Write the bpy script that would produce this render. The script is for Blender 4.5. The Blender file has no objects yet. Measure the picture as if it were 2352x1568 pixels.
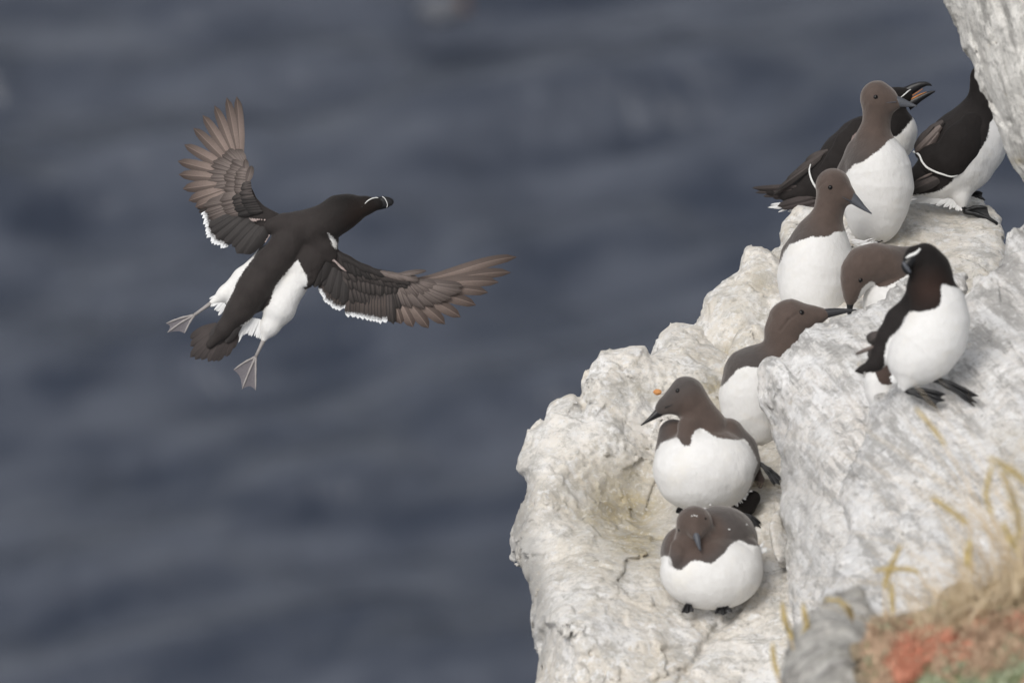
import bpy, math, random
import numpy as np
from mathutils import Vector, Matrix

# ------------------------------------------------------------------ camera, sky, sun, exposure
SC = bpy.context.scene
COL = SC.collection
PITCH = math.radians(35.0)
CAM = np.array([0.0, 0.0, 60.0])
R_ = np.array([1.0, 0.0, 0.0])
F_ = np.array([0.0, math.cos(PITCH), -math.sin(PITCH)])
U_ = np.array([0.0, math.sin(PITCH), math.cos(PITCH)])
W20 = 2.3                      # metres across the frame at 20 m
cam_d = bpy.data.cameras.new('camera')
cam = bpy.data.objects.new('camera', cam_d); COL.objects.link(cam)
cam.location = CAM
cam.rotation_euler = (math.radians(90) - PITCH, 0, 0)
cam_d.sensor_width = 36.0
cam_d.lens = 36.0 * 20.0 / W20
cam_d.clip_start = 0.5
cam_d.clip_end = 20000
cam_d.dof.use_dof = True
cam_d.dof.focus_distance = 19.95
cam_d.dof.aperture_fstop = (cam_d.lens / 1000.0) / 0.075
SC.camera = cam

SUN_EL, SUN_AZ = math.radians(60), math.radians(-140)
world = bpy.data.worlds.new('World'); SC.world = world; world.use_nodes = True
wn = world.node_tree; wn.nodes.clear()
sky = wn.nodes.new('ShaderNodeTexSky'); sky.sky_type = 'NISHITA'; sky.sun_disc = False
sky.sun_elevation = SUN_EL; sky.sun_rotation = SUN_AZ
sky.air_density = 1.0; sky.dust_density = 3.0; sky.ozone_density = 1.0
hsv = wn.nodes.new('ShaderNodeHueSaturation'); hsv.inputs['Saturation'].default_value = 0.18
bg = wn.nodes.new('ShaderNodeBackground'); bg.inputs['Strength'].default_value = 0.12
wo = wn.nodes.new('ShaderNodeOutputWorld')
wn.links.new(sky.outputs[0], hsv.inputs['Color']); wn.links.new(hsv.outputs[0], bg.inputs[0]); wn.links.new(bg.outputs[0], wo.inputs[0])
sd = bpy.data.lights.new('sun', 'SUN'); sd.energy = 1.3; sd.angle = math.radians(25); sd.color = (1.0, 0.96, 0.91)
sun = bpy.data.objects.new('sun', sd); COL.objects.link(sun)
sdir = Vector((math.cos(SUN_EL) * math.sin(SUN_AZ), math.cos(SUN_EL) * math.cos(SUN_AZ), math.sin(SUN_EL)))
sun.rotation_euler = sdir.to_track_quat('Z', 'Y').to_euler()
SC.view_settings.view_transform = 'Standard'; SC.view_settings.look = 'None'
SC.view_settings.gamma = 1.0; SC.view_settings.use_curve_mapping = False
SC.view_settings.exposure = 0.36

rng = np.random.default_rng(7)
random.seed(7)

# ------------------------------------------------------------------ frames
def RM(d):
    """surveyed distance -> metres from the camera"""
    return 20 + (d - 20) * .75 if d > 18 else 18.5 + (d - 18) * 1.0
def K(px, py, d): return K0(px, py, RM(d))
def K0(px, py, d):
    """camera-aligned metres (right, up, forward) of a point seen at px,py (2352-wide picture) at forward distance d"""
    s = W20 / 2352.0 * d / 20.0
    return np.array([(px - 1176.0) * s, (784.0 - py) * s, d])
def to_world(c):
    c = np.asarray(c, dtype=float)
    return CAM + c[..., 0:1] * R_ + c[..., 1:2] * U_ + c[..., 2:3] * F_

class Frame:
    """local axes of one bird: right, up, away from the camera, in metres, from an anchor; spec numbers are in units of a study sketch"""
    def __init__(self, ax, ay, d, k=1.0, ox=0.0, oy=0.0):
        self.s = W20 / 2352.0 * RM(d) / 20.0
        self.ax, self.ay, self.d = ax, ay, d
        self.k, self.ox, self.oy = k, ox, oy
        self.A = K(ax, ay, d)
    def use(self, k, ox, oy):
        f = Frame(self.ax, self.ay, self.d, k, ox, oy); return f
    def L(self, x, y, z=0.0):
        return np.array([(self.ox + x * self.k - self.ax) * self.s, -(self.oy + y * self.k - self.ay) * self.s, z * self.k * self.s])
    def R(self, r): return r * self.k * self.s
    def poly(self, pts): return np.array([self.L(p[0], p[1])[:2] for p in pts])
    def world(self, v): return to_world(self.A + np.asarray(v))
CROP = {'c1': (.4571, 367.5, 202.1), 'c2': (.2461, 643.1, 404.3), 'cL': (.2461, 385.9, 202.1),
        'c3': (.2871, 1699.7, 119.4), 'c4': (.29297, 1607.8, 514.5), 'c5': (.39843, 1433.3, 808.5),
        'c7': (.4143, 1727.3, 918.8), 'px': (1.0, 0.0, 0.0)}
def frame(crop, ax, ay, d):
    k, ox, oy = CROP[crop]
    return Frame(ox + ax * k, oy + ay * k, d, k, ox, oy)

# ------------------------------------------------------------------ numpy noise
def _hash(ix, iy, iz, seed):
    h = ix.astype(np.uint32) * np.uint32(374761393) + iy.astype(np.uint32) * np.uint32(668265263) + iz.astype(np.uint32) * np.uint32(2246822519) + np.uint32((seed * 974634777) & 0xffffffff)
    h ^= h >> np.uint32(13); h *= np.uint32(1274126177); h ^= h >> np.uint32(16)
    return h.astype(np.float32) * np.float32(2 / 4294967295.0) - np.float32(1)
def vnoise(P, seed=0):
    P = np.asarray(P, dtype=np.float32)
    I = np.floor(P).astype(np.int32); f = P - I
    f = f * f * f * (f * (f * 6 - 15) + 10)
    x, y, z = I[..., 0], I[..., 1], I[..., 2]; fx, fy, fz = f[..., 0], f[..., 1], f[..., 2]
    def h(a, b, c): return _hash(x + a, y + b, z + c, seed)
    a = h(0, 0, 0) * (1 - fx) + h(1, 0, 0) * fx; b = h(0, 1, 0) * (1 - fx) + h(1, 1, 0) * fx
    c = h(0, 0, 1) * (1 - fx) + h(1, 0, 1) * fx; d = h(0, 1, 1) * (1 - fx) + h(1, 1, 1) * fx
    return (a * (1 - fy) + b * fy) * (1 - fz) + (c * (1 - fy) + d * fy) * fz
def facets(P, seed):
    """tilted planes, one per cell: the look of broken rock"""
    P = np.asarray(P, dtype=np.float32); B0 = np.floor(P - .5).astype(np.int32)
    best = np.full(len(P), 9e9, np.float32); val = np.zeros(len(P), np.float32)
    for i in (0, 1):
        for j in (0, 1):
            for k in (0, 1):
                x, y, z = B0[:, 0] + i, B0[:, 1] + j, B0[:, 2] + k
                r = [_hash(x, y, z, seed + q) for q in range(6)]
                dx = P[:, 0] - x - .5 - .42 * r[0]; dy = P[:, 1] - y - .5 - .42 * r[1]; dz = P[:, 2] - z - .5 - .42 * r[2]
                d = dx * dx + dy * dy + dz * dz; m = d < best
                best = np.where(m, d, best); val = np.where(m, dx * r[3] + dy * r[4] + dz * r[5] * .6 + .07 * r[0], val)
    return val
def fbm(P, octs=4, seed=0, gain=.5, lac=2.03, ridge=False):
    out = 0; a = 1.0; n = 0
    for i in range(octs):
        v = vnoise(P * (lac ** i) + 13.7 * i, seed + i)
        if ridge: v = 1 - 2 * np.abs(v)
        out = out + a * v; n += a; a *= gain
    return out / n

# ------------------------------------------------------------------ implicit surfaces
def surface_nets(F, lo, h):
    ins = F < 0
    c = [ins[i:F.shape[0] - 1 + i, j:F.shape[1] - 1 + j, k:F.shape[2] - 1 + k] for i in (0, 1) for j in (0, 1) for k in (0, 1)]
    anyi = np.logical_or.reduce(c); alli = np.logical_and.reduce(c)
    act = anyi & ~alli
    idx = np.argwhere(act)
    num = -np.ones(act.shape, dtype=np.int32); num[act] = np.arange(len(idx))
    acc = np.zeros((len(idx), 3)); cnt = np.zeros(len(idx))
    vals = {}
    for i in (0, 1):
        for j in (0, 1):
            for k in (0, 1):
                vals[(i, j, k)] = F[idx[:, 0] + i, idx[:, 1] + j, idx[:, 2] + k].astype(float)
    for a in vals:
        for ax in range(3):
            if a[ax] == 0:
                b = list(a); b[ax] = 1; b = tuple(b)
                va, vb = vals[a], vals[b]
                m = (va < 0) != (vb < 0)
                den = np.where(np.abs(va - vb) < 1e-12, 1e-12, va - vb)
                t = np.clip(va / den, 0, 1)
                p = np.tile(np.array(a, dtype=float), (len(idx), 1)); p[:, ax] = t
                acc += np.where(m[:, None], p, 0); cnt += m
    V = lo + h * (idx + acc / np.maximum(cnt, 1)[:, None])
    faces = []
    for ax in range(3):
        sl0 = [slice(1, s - 1) for s in F.shape]; sl1 = list(sl0)
        sl0[ax] = slice(0, F.shape[ax] - 1); sl1[ax] = slice(1, F.shape[ax])
        a = ins[tuple(sl0)]; b = ins[tuple(sl1)]
        e = np.argwhere(a != b)
        if not len(e): continue
        s = a[tuple(e.T)]
        off = np.ones(3, dtype=int); off[ax] = 0
        e = e + off
        u, v = (ax + 1) % 3, (ax + 2) % 3
        def cell(du, dv):
            q = e.copy(); q[:, u] -= du; q[:, v] -= dv
            return num[q[:, 0], q[:, 1], q[:, 2]]
        quad = np.stack([cell(0, 0), cell(1, 0), cell(1, 1), cell(0, 1)], 1)
        quad = np.where(s[:, None], quad, quad[:, ::-1])
        faces.append(quad)
    return V, np.concatenate(faces)
def sdf_mesh(f, lo, hi, h, slack=1.15, B=6, extra=0.0, coarse=None):
    lo = np.asarray(lo, float); hi = np.asarray(hi, float)
    nb = np.ceil((hi - lo) / (h * B)).astype(int) + 1
    n = nb * B
    F = np.empty(tuple(n), dtype=np.float32)
    g = np.stack(np.meshgrid(*[np.arange(m) for m in nb], indexing='ij'), -1).reshape(-1, 3)
    cen = lo + (g * B + (B - 1) / 2) * h
    fc = (coarse or f)(cen)
    near = np.abs(fc) < h * B * .87 * slack + extra
    F6 = F.reshape(nb[0], B, nb[1], B, nb[2], B)
    F6[:] = np.where(fc.reshape(tuple(nb)) < 0, -1.0, 1.0)[:, None, :, None, :, None] * h * B
    gi = g[near]
    o = np.stack(np.meshgrid(np.arange(B), np.arange(B), np.arange(B), indexing='ij'), -1).reshape(-1, 3)
    for s in range(0, len(gi), 1500):
        q = gi[s:s + 1500]
        pts = lo + (q[:, None, :] * B + o[None]) * h
        v = f(pts.reshape(-1, 3)).reshape(len(q), B, B, B)
        F6[q[:, 0], :, q[:, 1], :, q[:, 2], :] = v
    F[0] = F[-1] = h; F[:, 0] = F[:, -1] = h; F[:, :, 0] = F[:, :, -1] = h
    return surface_nets(F, lo, h)
def smin(a, b, k):
    if k <= 0: return np.minimum(a, b)
    h = np.clip(.5 + .5 * (b - a) / k, 0, 1)
    return b * (1 - h) + a * h - k * h * (1 - h)
def smax(a, b, k): return -smin(-a, -b, k)
def cone_d(P, a, b, ra, rb, flat=None):
    Q = P
    if flat is not None: Q = P * flat; a = a * flat; b = b * flat
    ab = b - a; t = np.clip(((Q - a) @ ab) / max(ab @ ab, 1e-12), 0, 1)
    return np.linalg.norm(Q - a - t[:, None] * ab, axis=1) - (ra + (rb - ra) * t)
def ell_d(P, c, r, rot=0.0):
    Q = P - c
    if rot:
        cs, sn = math.cos(rot), math.sin(rot)
        Q = np.stack([Q[:, 0] * cs + Q[:, 1] * sn, -Q[:, 0] * sn + Q[:, 1] * cs, Q[:, 2]], 1)
    k0 = np.linalg.norm(Q / r, axis=1); k1 = np.linalg.norm(Q / (r * r), axis=1)
    return k0 * (k0 - 1) / np.maximum(k1, 1e-9)
def poly_sd(P2, poly):
    """signed distance to a closed 2-D outline, negative inside"""
    P2 = np.asarray(P2, float); n = len(poly)
    d = np.full(len(P2), 1e18); s = np.ones(len(P2))
    for i in range(n):
        a, b = poly[i], poly[i - 1]
        e = b - a; w = P2 - a
        t = np.clip((w @ e) / max(e @ e, 1e-12), 0, 1)
        q = w - t[:, None] * e
        d = np.minimum(d, (q * q).sum(1))
        c1 = P2[:, 1] >= a[1]; c2 = P2[:, 1] < b[1]; c3 = e[0] * w[:, 1] > e[1] * w[:, 0]
        flip = (c1 & c2 & c3) | (~c1 & ~c2 & ~c3)
        s = np.where(flip, -s, s)
    return s * np.sqrt(d)

# ------------------------------------------------------------------ objects
def new_mesh(name, V, faces, mats, parent=None, attrs=None, smooth=True, uv=None, midx=None):
    me = bpy.data.meshes.new(name)
    loc = np.array(parent['_w']) if parent is not None else (V.mean(0) if len(V) else np.zeros(3))
    Vl = (V - loc).astype(np.float32)
    if isinstance(faces, np.ndarray):
        nf, k = faces.shape
        me.vertices.add(len(Vl)); me.vertices.foreach_set('co', Vl.ravel())
        me.loops.add(nf * k); me.loops.foreach_set('vertex_index', faces.ravel().astype(np.int32))
        me.polygons.add(nf); me.polygons.foreach_set('loop_start', np.arange(0, nf * k, k, dtype=np.int32))
        me.polygons.foreach_set('loop_total', np.full(nf, k, dtype=np.int32))
        me.update(calc_edges=True); me.validate()
    else:
        me.from_pydata(Vl.tolist(), [], faces)
    if attrs:
        for n, a in attrs.items():
            at = me.attributes.new(n, 'FLOAT', 'POINT'); at.data.foreach_set('value', np.asarray(a, dtype=np.float32))
    if smooth: me.polygons.foreach_set('use_smooth', np.ones(len(me.polygons), dtype=bool))
    for m in (mats if isinstance(mats, (list, tuple)) else [mats]): me.materials.append(m)
    if midx is not None: me.polygons.foreach_set('material_index', np.asarray(midx, dtype=np.int32))
    o = bpy.data.objects.new(name, me); COL.objects.link(o)
    if parent is not None:
        o.parent = parent; o['_w'] = list(loc)
    else:
        o.location = loc; o['_w'] = list(loc)
    return o
def thing(name, label, cat, wloc, group=None):
    o = bpy.data.objects.new(name, None); COL.objects.link(o)
    o.location = wloc; o['label'] = label; o['category'] = cat; o['_w'] = list(map(float, wloc))
    o.empty_display_size = .05
    if group: o['group'] = group
    return o
def tube(pts, rads, n=8, closed_ends=True):
    pts = np.asarray(pts, float); m = len(pts)
    V = []; Fc = []
    T = np.gradient(pts, axis=0); T /= np.maximum(np.linalg.norm(T, axis=1), 1e-9)[:, None]
    up = np.array([0.13, 0.31, 0.94])
    for i in range(m):
        a = np.cross(T[i], up); a /= max(np.linalg.norm(a), 1e-9); b = np.cross(T[i], a)
        for j in range(n):
            t = 2 * math.pi * j / n
            r = rads[i]
            if np.ndim(r) == 0: V.append(pts[i] + r * (a * math.cos(t) + b * math.sin(t)))
            else: V.append(pts[i] + r[0] * a * math.cos(t) + r[1] * b * math.sin(t))
    for i in range(m - 1):
        for j in range(n):
            k = (j + 1) % n
            Fc.append((i * n + j, i * n + k, (i + 1) * n + k, (i + 1) * n + j))
    if closed_ends:
        Fc.append(tuple(range(n - 1, -1, -1))); Fc.append(tuple((m - 1) * n + j for j in range(n)))
    return np.array(V), Fc
def smooth_path(P, n=4):
    P = np.asarray(P, float)
    if len(P) < 3: 
        t = np.linspace(0, 1, 4)[:, None]; return P[0] * (1 - t) + P[-1] * t
    Q = np.vstack([2 * P[0] - P[1], P, 2 * P[-1] - P[-2]]); out = []
    for i in range(1, len(Q) - 2):
        for t in np.linspace(0, 1, n, endpoint=False):
            out.append(.5 * ((2 * Q[i]) + (-Q[i-1] + Q[i+1]) * t + (2*Q[i-1] - 5*Q[i] + 4*Q[i+1] - Q[i+2]) * t*t + (-Q[i-1] + 3*Q[i] - 3*Q[i+1] + Q[i+2]) * t**3))
    out.append(P[-1]); return np.array(out)

# ------------------------------------------------------------------ materials
class MT:
    def __init__(self, name):
        self.m = bpy.data.materials.new(name); self.m.use_nodes = True
        self.t = self.m.node_tree; self.b = self.t.nodes['Principled BSDF']
        self.b.inputs['Specular IOR Level'].default_value = .3
    def n(self, typ, **kw):
        x = self.t.nodes.new(typ)
        for k, v in kw.items():
            if k in x.inputs: x.inputs[k].default_value = v
            else: setattr(x, k, v)
        return x
    def l(self, a, b): self.t.links.new(a, b)
    def noise(self, scale, detail=4, rough=.5, stretch=None, rot=None, coord='Object', dist=0.0):
        tc = self.n('ShaderNodeTexCoord'); mp = self.n('ShaderNodeMapping')
        if rot is not None: mp.vector_type = 'TEXTURE'; stretch = tuple(1 / x for x in stretch)
        if stretch is not None: mp.inputs['Scale'].default_value = stretch
        if rot is not None: mp.inputs['Rotation'].default_value = rot
        no = self.n('ShaderNodeTexNoise', Scale=scale, Detail=detail, Roughness=rough, Distortion=dist)
        self.l(tc.outputs[coord], mp.inputs[0]); self.l(mp.outputs[0], no.inputs['Vector'])
        return no.outputs['Fac']
    def ramp(self, fac, stops, interp='LINEAR'):
        r = self.n('ShaderNodeValToRGB'); r.color_ramp.interpolation = interp
        e = r.color_ramp.elements
        while len(e) > 1: e.remove(e[-1])
        e[0].position = stops[0][0]; e[0].color = (*stops[0][1], 1)
        for p, c in stops[1:]:
            x = e.new(p); x.color = (*c, 1)
        self.l(fac, r.inputs[0]); return r.outputs[0]
    def mix(self, fac, a, b, mode='MIX'):
        m = self.n('ShaderNodeMix', data_type='RGBA', blend_type=mode)
        for s, v in ((m.inputs[0], fac), (m.inputs[6], a), (m.inputs[7], b)):
            if isinstance(v, (int, float)): s.default_value = v
            elif isinstance(v, tuple): s.default_value = (*v, 1)
            else: self.l(v, s)
        return m.outputs[2]
    def math(self, op, a, b=None, c=None, clamp=False):
        m = self.n('ShaderNodeMath', operation=op, use_clamp=clamp)
        for i, v in enumerate((a, b, c)):
            if v is None: continue
            if isinstance(v, (int, float)): m.inputs[i].default_value = v
            else: self.l(v, m.inputs[i])
        return m.outputs[0]
    def attr(self, name):
        a = self.n('ShaderNodeAttribute', attribute_name=name); return a.outputs['Fac']
    def bump(self, h, strength=.5, dist=.002, normal=None):
        b = self.n('ShaderNodeBump', Strength=strength, Distance=dist); self.l(h, b.inputs['Height'])
        if normal is not None: self.l(normal, b.inputs['Normal'])
        return b.outputs[0]
    def out(self, color=None, rough=None, normal=None, **kw):
        if color is not None:
            if isinstance(color, tuple): self.b.inputs['Base Color'].default_value = (*color, 1)
            else: self.l(color, self.b.inputs['Base Color'])
        if rough is not None:
            if isinstance(rough, (int, float)): self.b.inputs['Roughness'].default_value = rough
            else: self.l(rough, self.b.inputs['Roughness'])
        if normal is not None: self.l(normal, self.b.inputs['Normal'])
        for k, v in kw.items(): self.b.inputs[k].default_value = v
        return self.m

def plumage(name, head, back, spec=.15, sheen=.25, sheen_tint=(1, .95, .9)):
    t = MT(name)
    n1 = t.noise(60, 4, .6); n2 = t.noise(420, 3, .6)
    fine = t.noise(260, 4, .65, stretch=(1, 1, .35))
    dark = t.mix(t.attr('tone'), head, back)
    dark = t.mix(t.math('MULTIPLY', n1, .9), t.mix(1.0, dark, (.78, .78, .78), 'MULTIPLY'), t.mix(1.0, dark, (1.25, 1.22, 1.2), 'MULTIPLY'))
    dark = t.mix(t.math('MULTIPLY', t.attr('rust'), .8, clamp=True), dark, (.042, .022, .016))
    wh = t.mix(n1, (.64, .63, .61), (.75, .745, .735))
    # feather edge: mask in millimetres, roughened by noise
    m = t.math('ADD', t.attr('white'), t.math('MULTIPLY', t.math('SUBTRACT', t.noise(230, 3, .7), .5), 10.0))
    m = t.math('ADD', m, t.math('MULTIPLY', t.math('SUBTRACT', t.noise(700, 2, .7), .5), 5.0))
    m = t.math('MULTIPLY_ADD', m, .4, .5, clamp=True)
    c = t.mix(m, dark, wh)
    h = t.math('ADD', t.math('MULTIPLY', fine, 1.0), t.math('MULTIPLY', n2, .5))
    wv = t.noise(26, 1.0, .5)
    sc_ = t.n('ShaderNodeTexVoronoi', feature='SMOOTH_F1', Scale=120.0); tcs = t.n('ShaderNodeTexCoord'); mps = t.n('ShaderNodeMapping'); mps.inputs['Scale'].default_value = (1, .6, .55)
    t.l(tcs.outputs['Object'], mps.inputs[0]); t.l(mps.outputs[0], sc_.inputs['Vector'])
    wh = t.mix(t.ramp(t.noise(14, 4, .6), [(.5, (0,)*3), (.7, (.7,)*3)]), wh, (.70, .675, .62))
    c = t.mix(m, dark, wh)
    nb = t.bump(wv, .35, .012); nb = t.bump(sc_.outputs['Distance'], .28, .0025, nb); nb = t.bump(t.noise(150, 2, .6, stretch=(1, 1, .45)), .22, .003, nb); nb = t.bump(h, .4, .002, nb)
    t.b.inputs['Specular IOR Level'].default_value = spec
    t.b.inputs['Sheen Tint'].default_value = (*sheen_tint, 1)
    t.l(t.math('MULTIPLY', t.math('SUBTRACT', 1.0, m), sheen), t.b.inputs['Sheen Weight'])
    return t.out(c, .75, nb, **{'Sheen Roughness': .5})
M = {}
M['murre'] = plumage('guillemot_plumage', (.080, .059, .050), (.062, .054, .051), sheen=.35)
M['auk'] = plumage('razorbill_plumage', (.009, .0075, .007), (.018, .0155, .015), sheen=.05)
M['auk_flying'] = plumage('flying_razorbill_plumage', (.009, .0075, .007), (.032, .0275, .0265), sheen=.07)
def simple(name, col, rough, var=.25, scale=200, bump=.2, **kw):
    t = MT(name); n = t.noise(scale, 3, .6)
    lo = tuple(c * (1 - var) for c in col); hi = tuple(min(1, c * (1 + var)) for c in col)
    return t.out(t.mix(n, lo, hi), rough, t.bump(n, bump, .001), **kw)
M['eye'] = simple('eye_gloss', (.006, .005, .005), .08, 0, bump=0)
M['bill'] = simple('bill_horn_black', (.028, .028, .031), .38, .3, 300, .15)
M['bill_grey'] = simple('bill_horn_grey', (.075, .08, .092), .4, .3, 300, .15)
M['bill_black'] = simple('bill_black', (.008, .008, .009), .35, .2, 300, .15)
M['bill_white'] = simple('bill_white_line', (.72, .72, .7), .6, .05)
M['mouth'] = simple('mouth_orange', (.45, .17, .04), .45, .2)
M['foot_black'] = simple('foot_black', (.011, .011, .012), .4, .4, 260, .5)
M['foot_grey'] = simple('foot_grey', (.30, .28, .27), .6, .35, 350, .8)
M['web_grey'] = simple('web_grey', (.125, .115, .125), .6, .3, 250, .6)
M['white_plume'] = simple('white_plume', (.80, .80, .79), .85, .05, 300, .3)
M['wingline'] = simple('wing_line_white', (.72, .72, .70), .85, .1, 300, .3)
def feather_mat(name, dark, mid, light, white_tip=0.0, edge=.5):
    t = MT(name)
    uv = t.n('ShaderNodeUVMap'); sp = t.n('ShaderNodeSeparateXYZ'); t.l(uv.outputs[0], sp.inputs[0])
    u, v = sp.outputs[0], sp.outputs[1]
    oi = t.n('ShaderNodeObjectInfo'); rnd = oi.outputs['Random']
    nz = t.noise(300, 3, .6)
    barb = t.n('ShaderNodeTexWave', wave_type='BANDS', bands_direction='DIAGONAL', Scale=28.0, Distortion=1.5); t.l(uv.outputs[0], barb.inputs['Vector'])
    a = t.mix(t.ramp(u, [(0, (0, 0, 0)), (.42, (.25,) * 3), (.52, (1, 1, 1)), (.85, (.8,) * 3), (1, (.45,) * 3)]), mid, light)
    b = t.mix(t.ramp(v, [(.5, (0, 0, 0)), (.8, (.55,) * 3), (1, (1, 1, 1))]), a, dark)
    c = t.mix(t.math('MULTIPLY', nz, edge), b, dark)
    c = t.mix(t.math('MULTIPLY', rnd, .5), c, t.mix(1.0, c, (.62, .62, .62), 'MULTIPLY'))
    c = t.mix(t.math('MULTIPLY', barb.outputs['Fac'], .18), c, dark)
    ra = t.ramp(u, [(0, (0,)*3), (.42, (0,)*3), (.47, (.7,)*3), (.52, (0,)*3)])
    c = t.mix(t.math('MULTIPLY', ra, .28), c, tuple(min(1, x * 1.8) for x in light))
    if white_tip > 0:
        e = t.math('ADD', v, t.math('MULTIPLY', t.math('SUBTRACT', nz, .5), .22))
        w = t.math('MULTIPLY', t.math('SUBTRACT', e, white_tip), 9.0, clamp=True)
        c = t.mix(w, c, (.78, .79, .80))
    h = t.math('ADD', barb.outputs['Fac'], t.math('MULTIPLY', ra, 3))
    return t.out(c, .62, t.bump(h, .35, .0006))
M['f_prim'] = feather_mat('primary_vane', (.05, .034, .028), (.135, .105, .092), (.33, .255, .22))
M['f_cov'] = feather_mat('covert_vane', (.013, .011, .010), (.040, .034, .032), (.10, .082, .076))
M['f_shaded'] = feather_mat('shaded_covert_vane', (.008, .007, .0065), (.018, .015, .0145), (.04, .034, .032))  # coverts near the wing base: shadow there put into the vane colour
M['f_covb'] = feather_mat('brown_covert_vane', (.05, .038, .033), (.13, .105, .096), (.25, .205, .185))
M['f_sec'] = feather_mat('secondary_vane', (.024, .02, .019), (.05, .042, .039), (.11, .085, .075), .82)
M['f_ter'] = feather_mat('tertial_vane', (.03, .026, .025), (.038, .034, .033), (.045, .04, .038))
M['f_tail'] = feather_mat('tail_vane', (.03, .024, .023), (.05, .04, .038), (.075, .06, .056))
M['f_white'] = feather_mat('white_vane', (.72, .72, .71), (.8, .8, .79), (.84, .84, .84))
M['f_pink'] = feather_mat('downy_vane', (.2, .15, .14), (.38, .30, .28), (.5, .42, .39))

# ------------------------------------------------------------------ bird builder
def chain(fr, pts, flat=None, k=0):
    """pts: (x, y, z, r) in sketch units -> list of cone tuples"""
    out = []
    P = [(fr.L(p[0], p[1], p[2]), fr.R(p[3])) for p in pts]
    for (a, ra), (b, rb) in zip(P, P[1:]): out.append(('c', a, b, ra, rb, flat))
    return out
def ell(fr, x, y, z, rx, ry, rz, rot=0.0):
    return [('e', fr.L(x, y, z), np.array([fr.R(rx), fr.R(ry), fr.R(rz)]), rot)]
def prim_d(P, p):
    return cone_d(P, p[1], p[2], p[3], p[4], p[5]) if p[0] == 'c' else ell_d(P, p[1], p[2], p[3])
def bounds(prims, m):
    lo, hi = [], []
    for p in prims:
        if p[0] == 'c':
            for c, r in ((p[1], p[3]), (p[2], p[4])): lo.append(c - r); hi.append(c + r)
        else: r = p[2].max(); lo.append(p[1] - r); hi.append(p[1] + r)
    return np.min(lo, 0) - m, np.max(hi, 0) + m
def make_sdf(prims, k, grooves=(), dents=()):
    def f(P):
        P = np.asarray(P, float)
        d = None
        for p in prims:
            q = prim_d(P, p)
            d = q if d is None else smin(d, q, k)
        for (a, b, w, dep) in grooves:
            g = cone_d(P, a, b, 0, 0, np.array([1, 1, .25])); d = d + dep * 1.6 * np.exp(-(g / w) ** 2)
        return d
    return f
def white_attr(Vl, fr, whites, zsplit, zfree=None, extra=None):
    m = np.full(len(Vl), -1.0)
    for poly in whites: m = np.maximum(m, -poly_sd(Vl[:, :2], fr.poly(poly)))
    if zsplit is not None: m = np.minimum(m, fr.R(zsplit) - Vl[:, 2])
    if zfree is not None: m = np.maximum(m, Vl[:, 2] - fr.R(zfree))
    return m * 1000.0
SURF = {}; LAST = [None]
def snap(fr, f, x, y, zlo=-420, zhi=200):
    """nearest surface depth (sketch units) met when going away from the viewer at x,y"""
    z = np.linspace(zlo, zhi, 400); P = np.array([fr.L(x, y, q) for q in z]); d = f(P)
    i = np.argmax(d < 0) if (d < 0).any() else int(np.argmin(d))
    return z[i]
def snapped(fr, f, pts, off=0.0):
    return [(p[0], p[1], snap(fr, f, p[0], p[1]) - off) + tuple(p[3:]) for p in pts]
def blob(root, name, fr, prims, mat, k, h=.0022, attrs=None, grooves=(), noise=.0014):
    lo, hi = bounds(prims, .012)
    f0 = make_sdf(prims, fr.R(k), grooves)
    f = f0
    if noise: f = lambda P: f0(P) + noise * fbm(np.asarray(P) * 16.0, 1, 5)
    V, Q = sdf_mesh(f, lo, hi, h)
    fr.f = f0; root['_n'] = 1; SURF[root.name] = f0 if name == 'body' else SURF.get(root.name, f0); LAST[0] = f0
    attrs = dict({'white': -6.0, 'tone': 0.5, 'rust': 0.0}, **(attrs or {}))
    at = {n: (g(V) if callable(g) else np.full(len(V), float(g))) for n, g in (attrs or {}).items()}
    return new_mesh(name, fr.world(V), Q, mat, root, at)
def eye(root, fr, x, y, z, r):
    z = snap(fr, SURF[root.name], x, y) + r * .5
    r *= .88
    c = fr.L(x, y, z); rr = fr.R(r); V = []; Fc = []
    n, m = 14, 10
    for i in range(m + 1):
        a = math.pi * i / m
        for j in range(n):
            b = 2 * math.pi * j / n
            V.append(c + rr * np.array([math.sin(a) * math.cos(b), math.cos(a), math.sin(a) * math.sin(b)]))
    for i in range(m):
        for j in range(n):
            Fc.append((i*n+j, i*n+(j+1) % n, (i+1)*n+(j+1) % n, (i+1)*n+j))
    return new_mesh('eye', fr.world(np.array(V)), Fc, M['eye'], root)
def strip(root, name, fr, pts, r, mat, n=8, flat=1.0, on=None):
    if on is not None: pts = snapped(fr, on, pts, 0)
    P = smooth_path([fr.L(*p[:3]) for p in pts], 5)
    rr = [p[3] if len(p) > 3 else r for p in pts]
    R = np.interp(np.linspace(0, 1, len(P)), np.linspace(0, 1, len(rr)), rr)
    V, Fc = tube(P, [fr.R(x) for x in R], n)
    return new_mesh(name, fr.world(V), Fc, mat, root)
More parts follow.
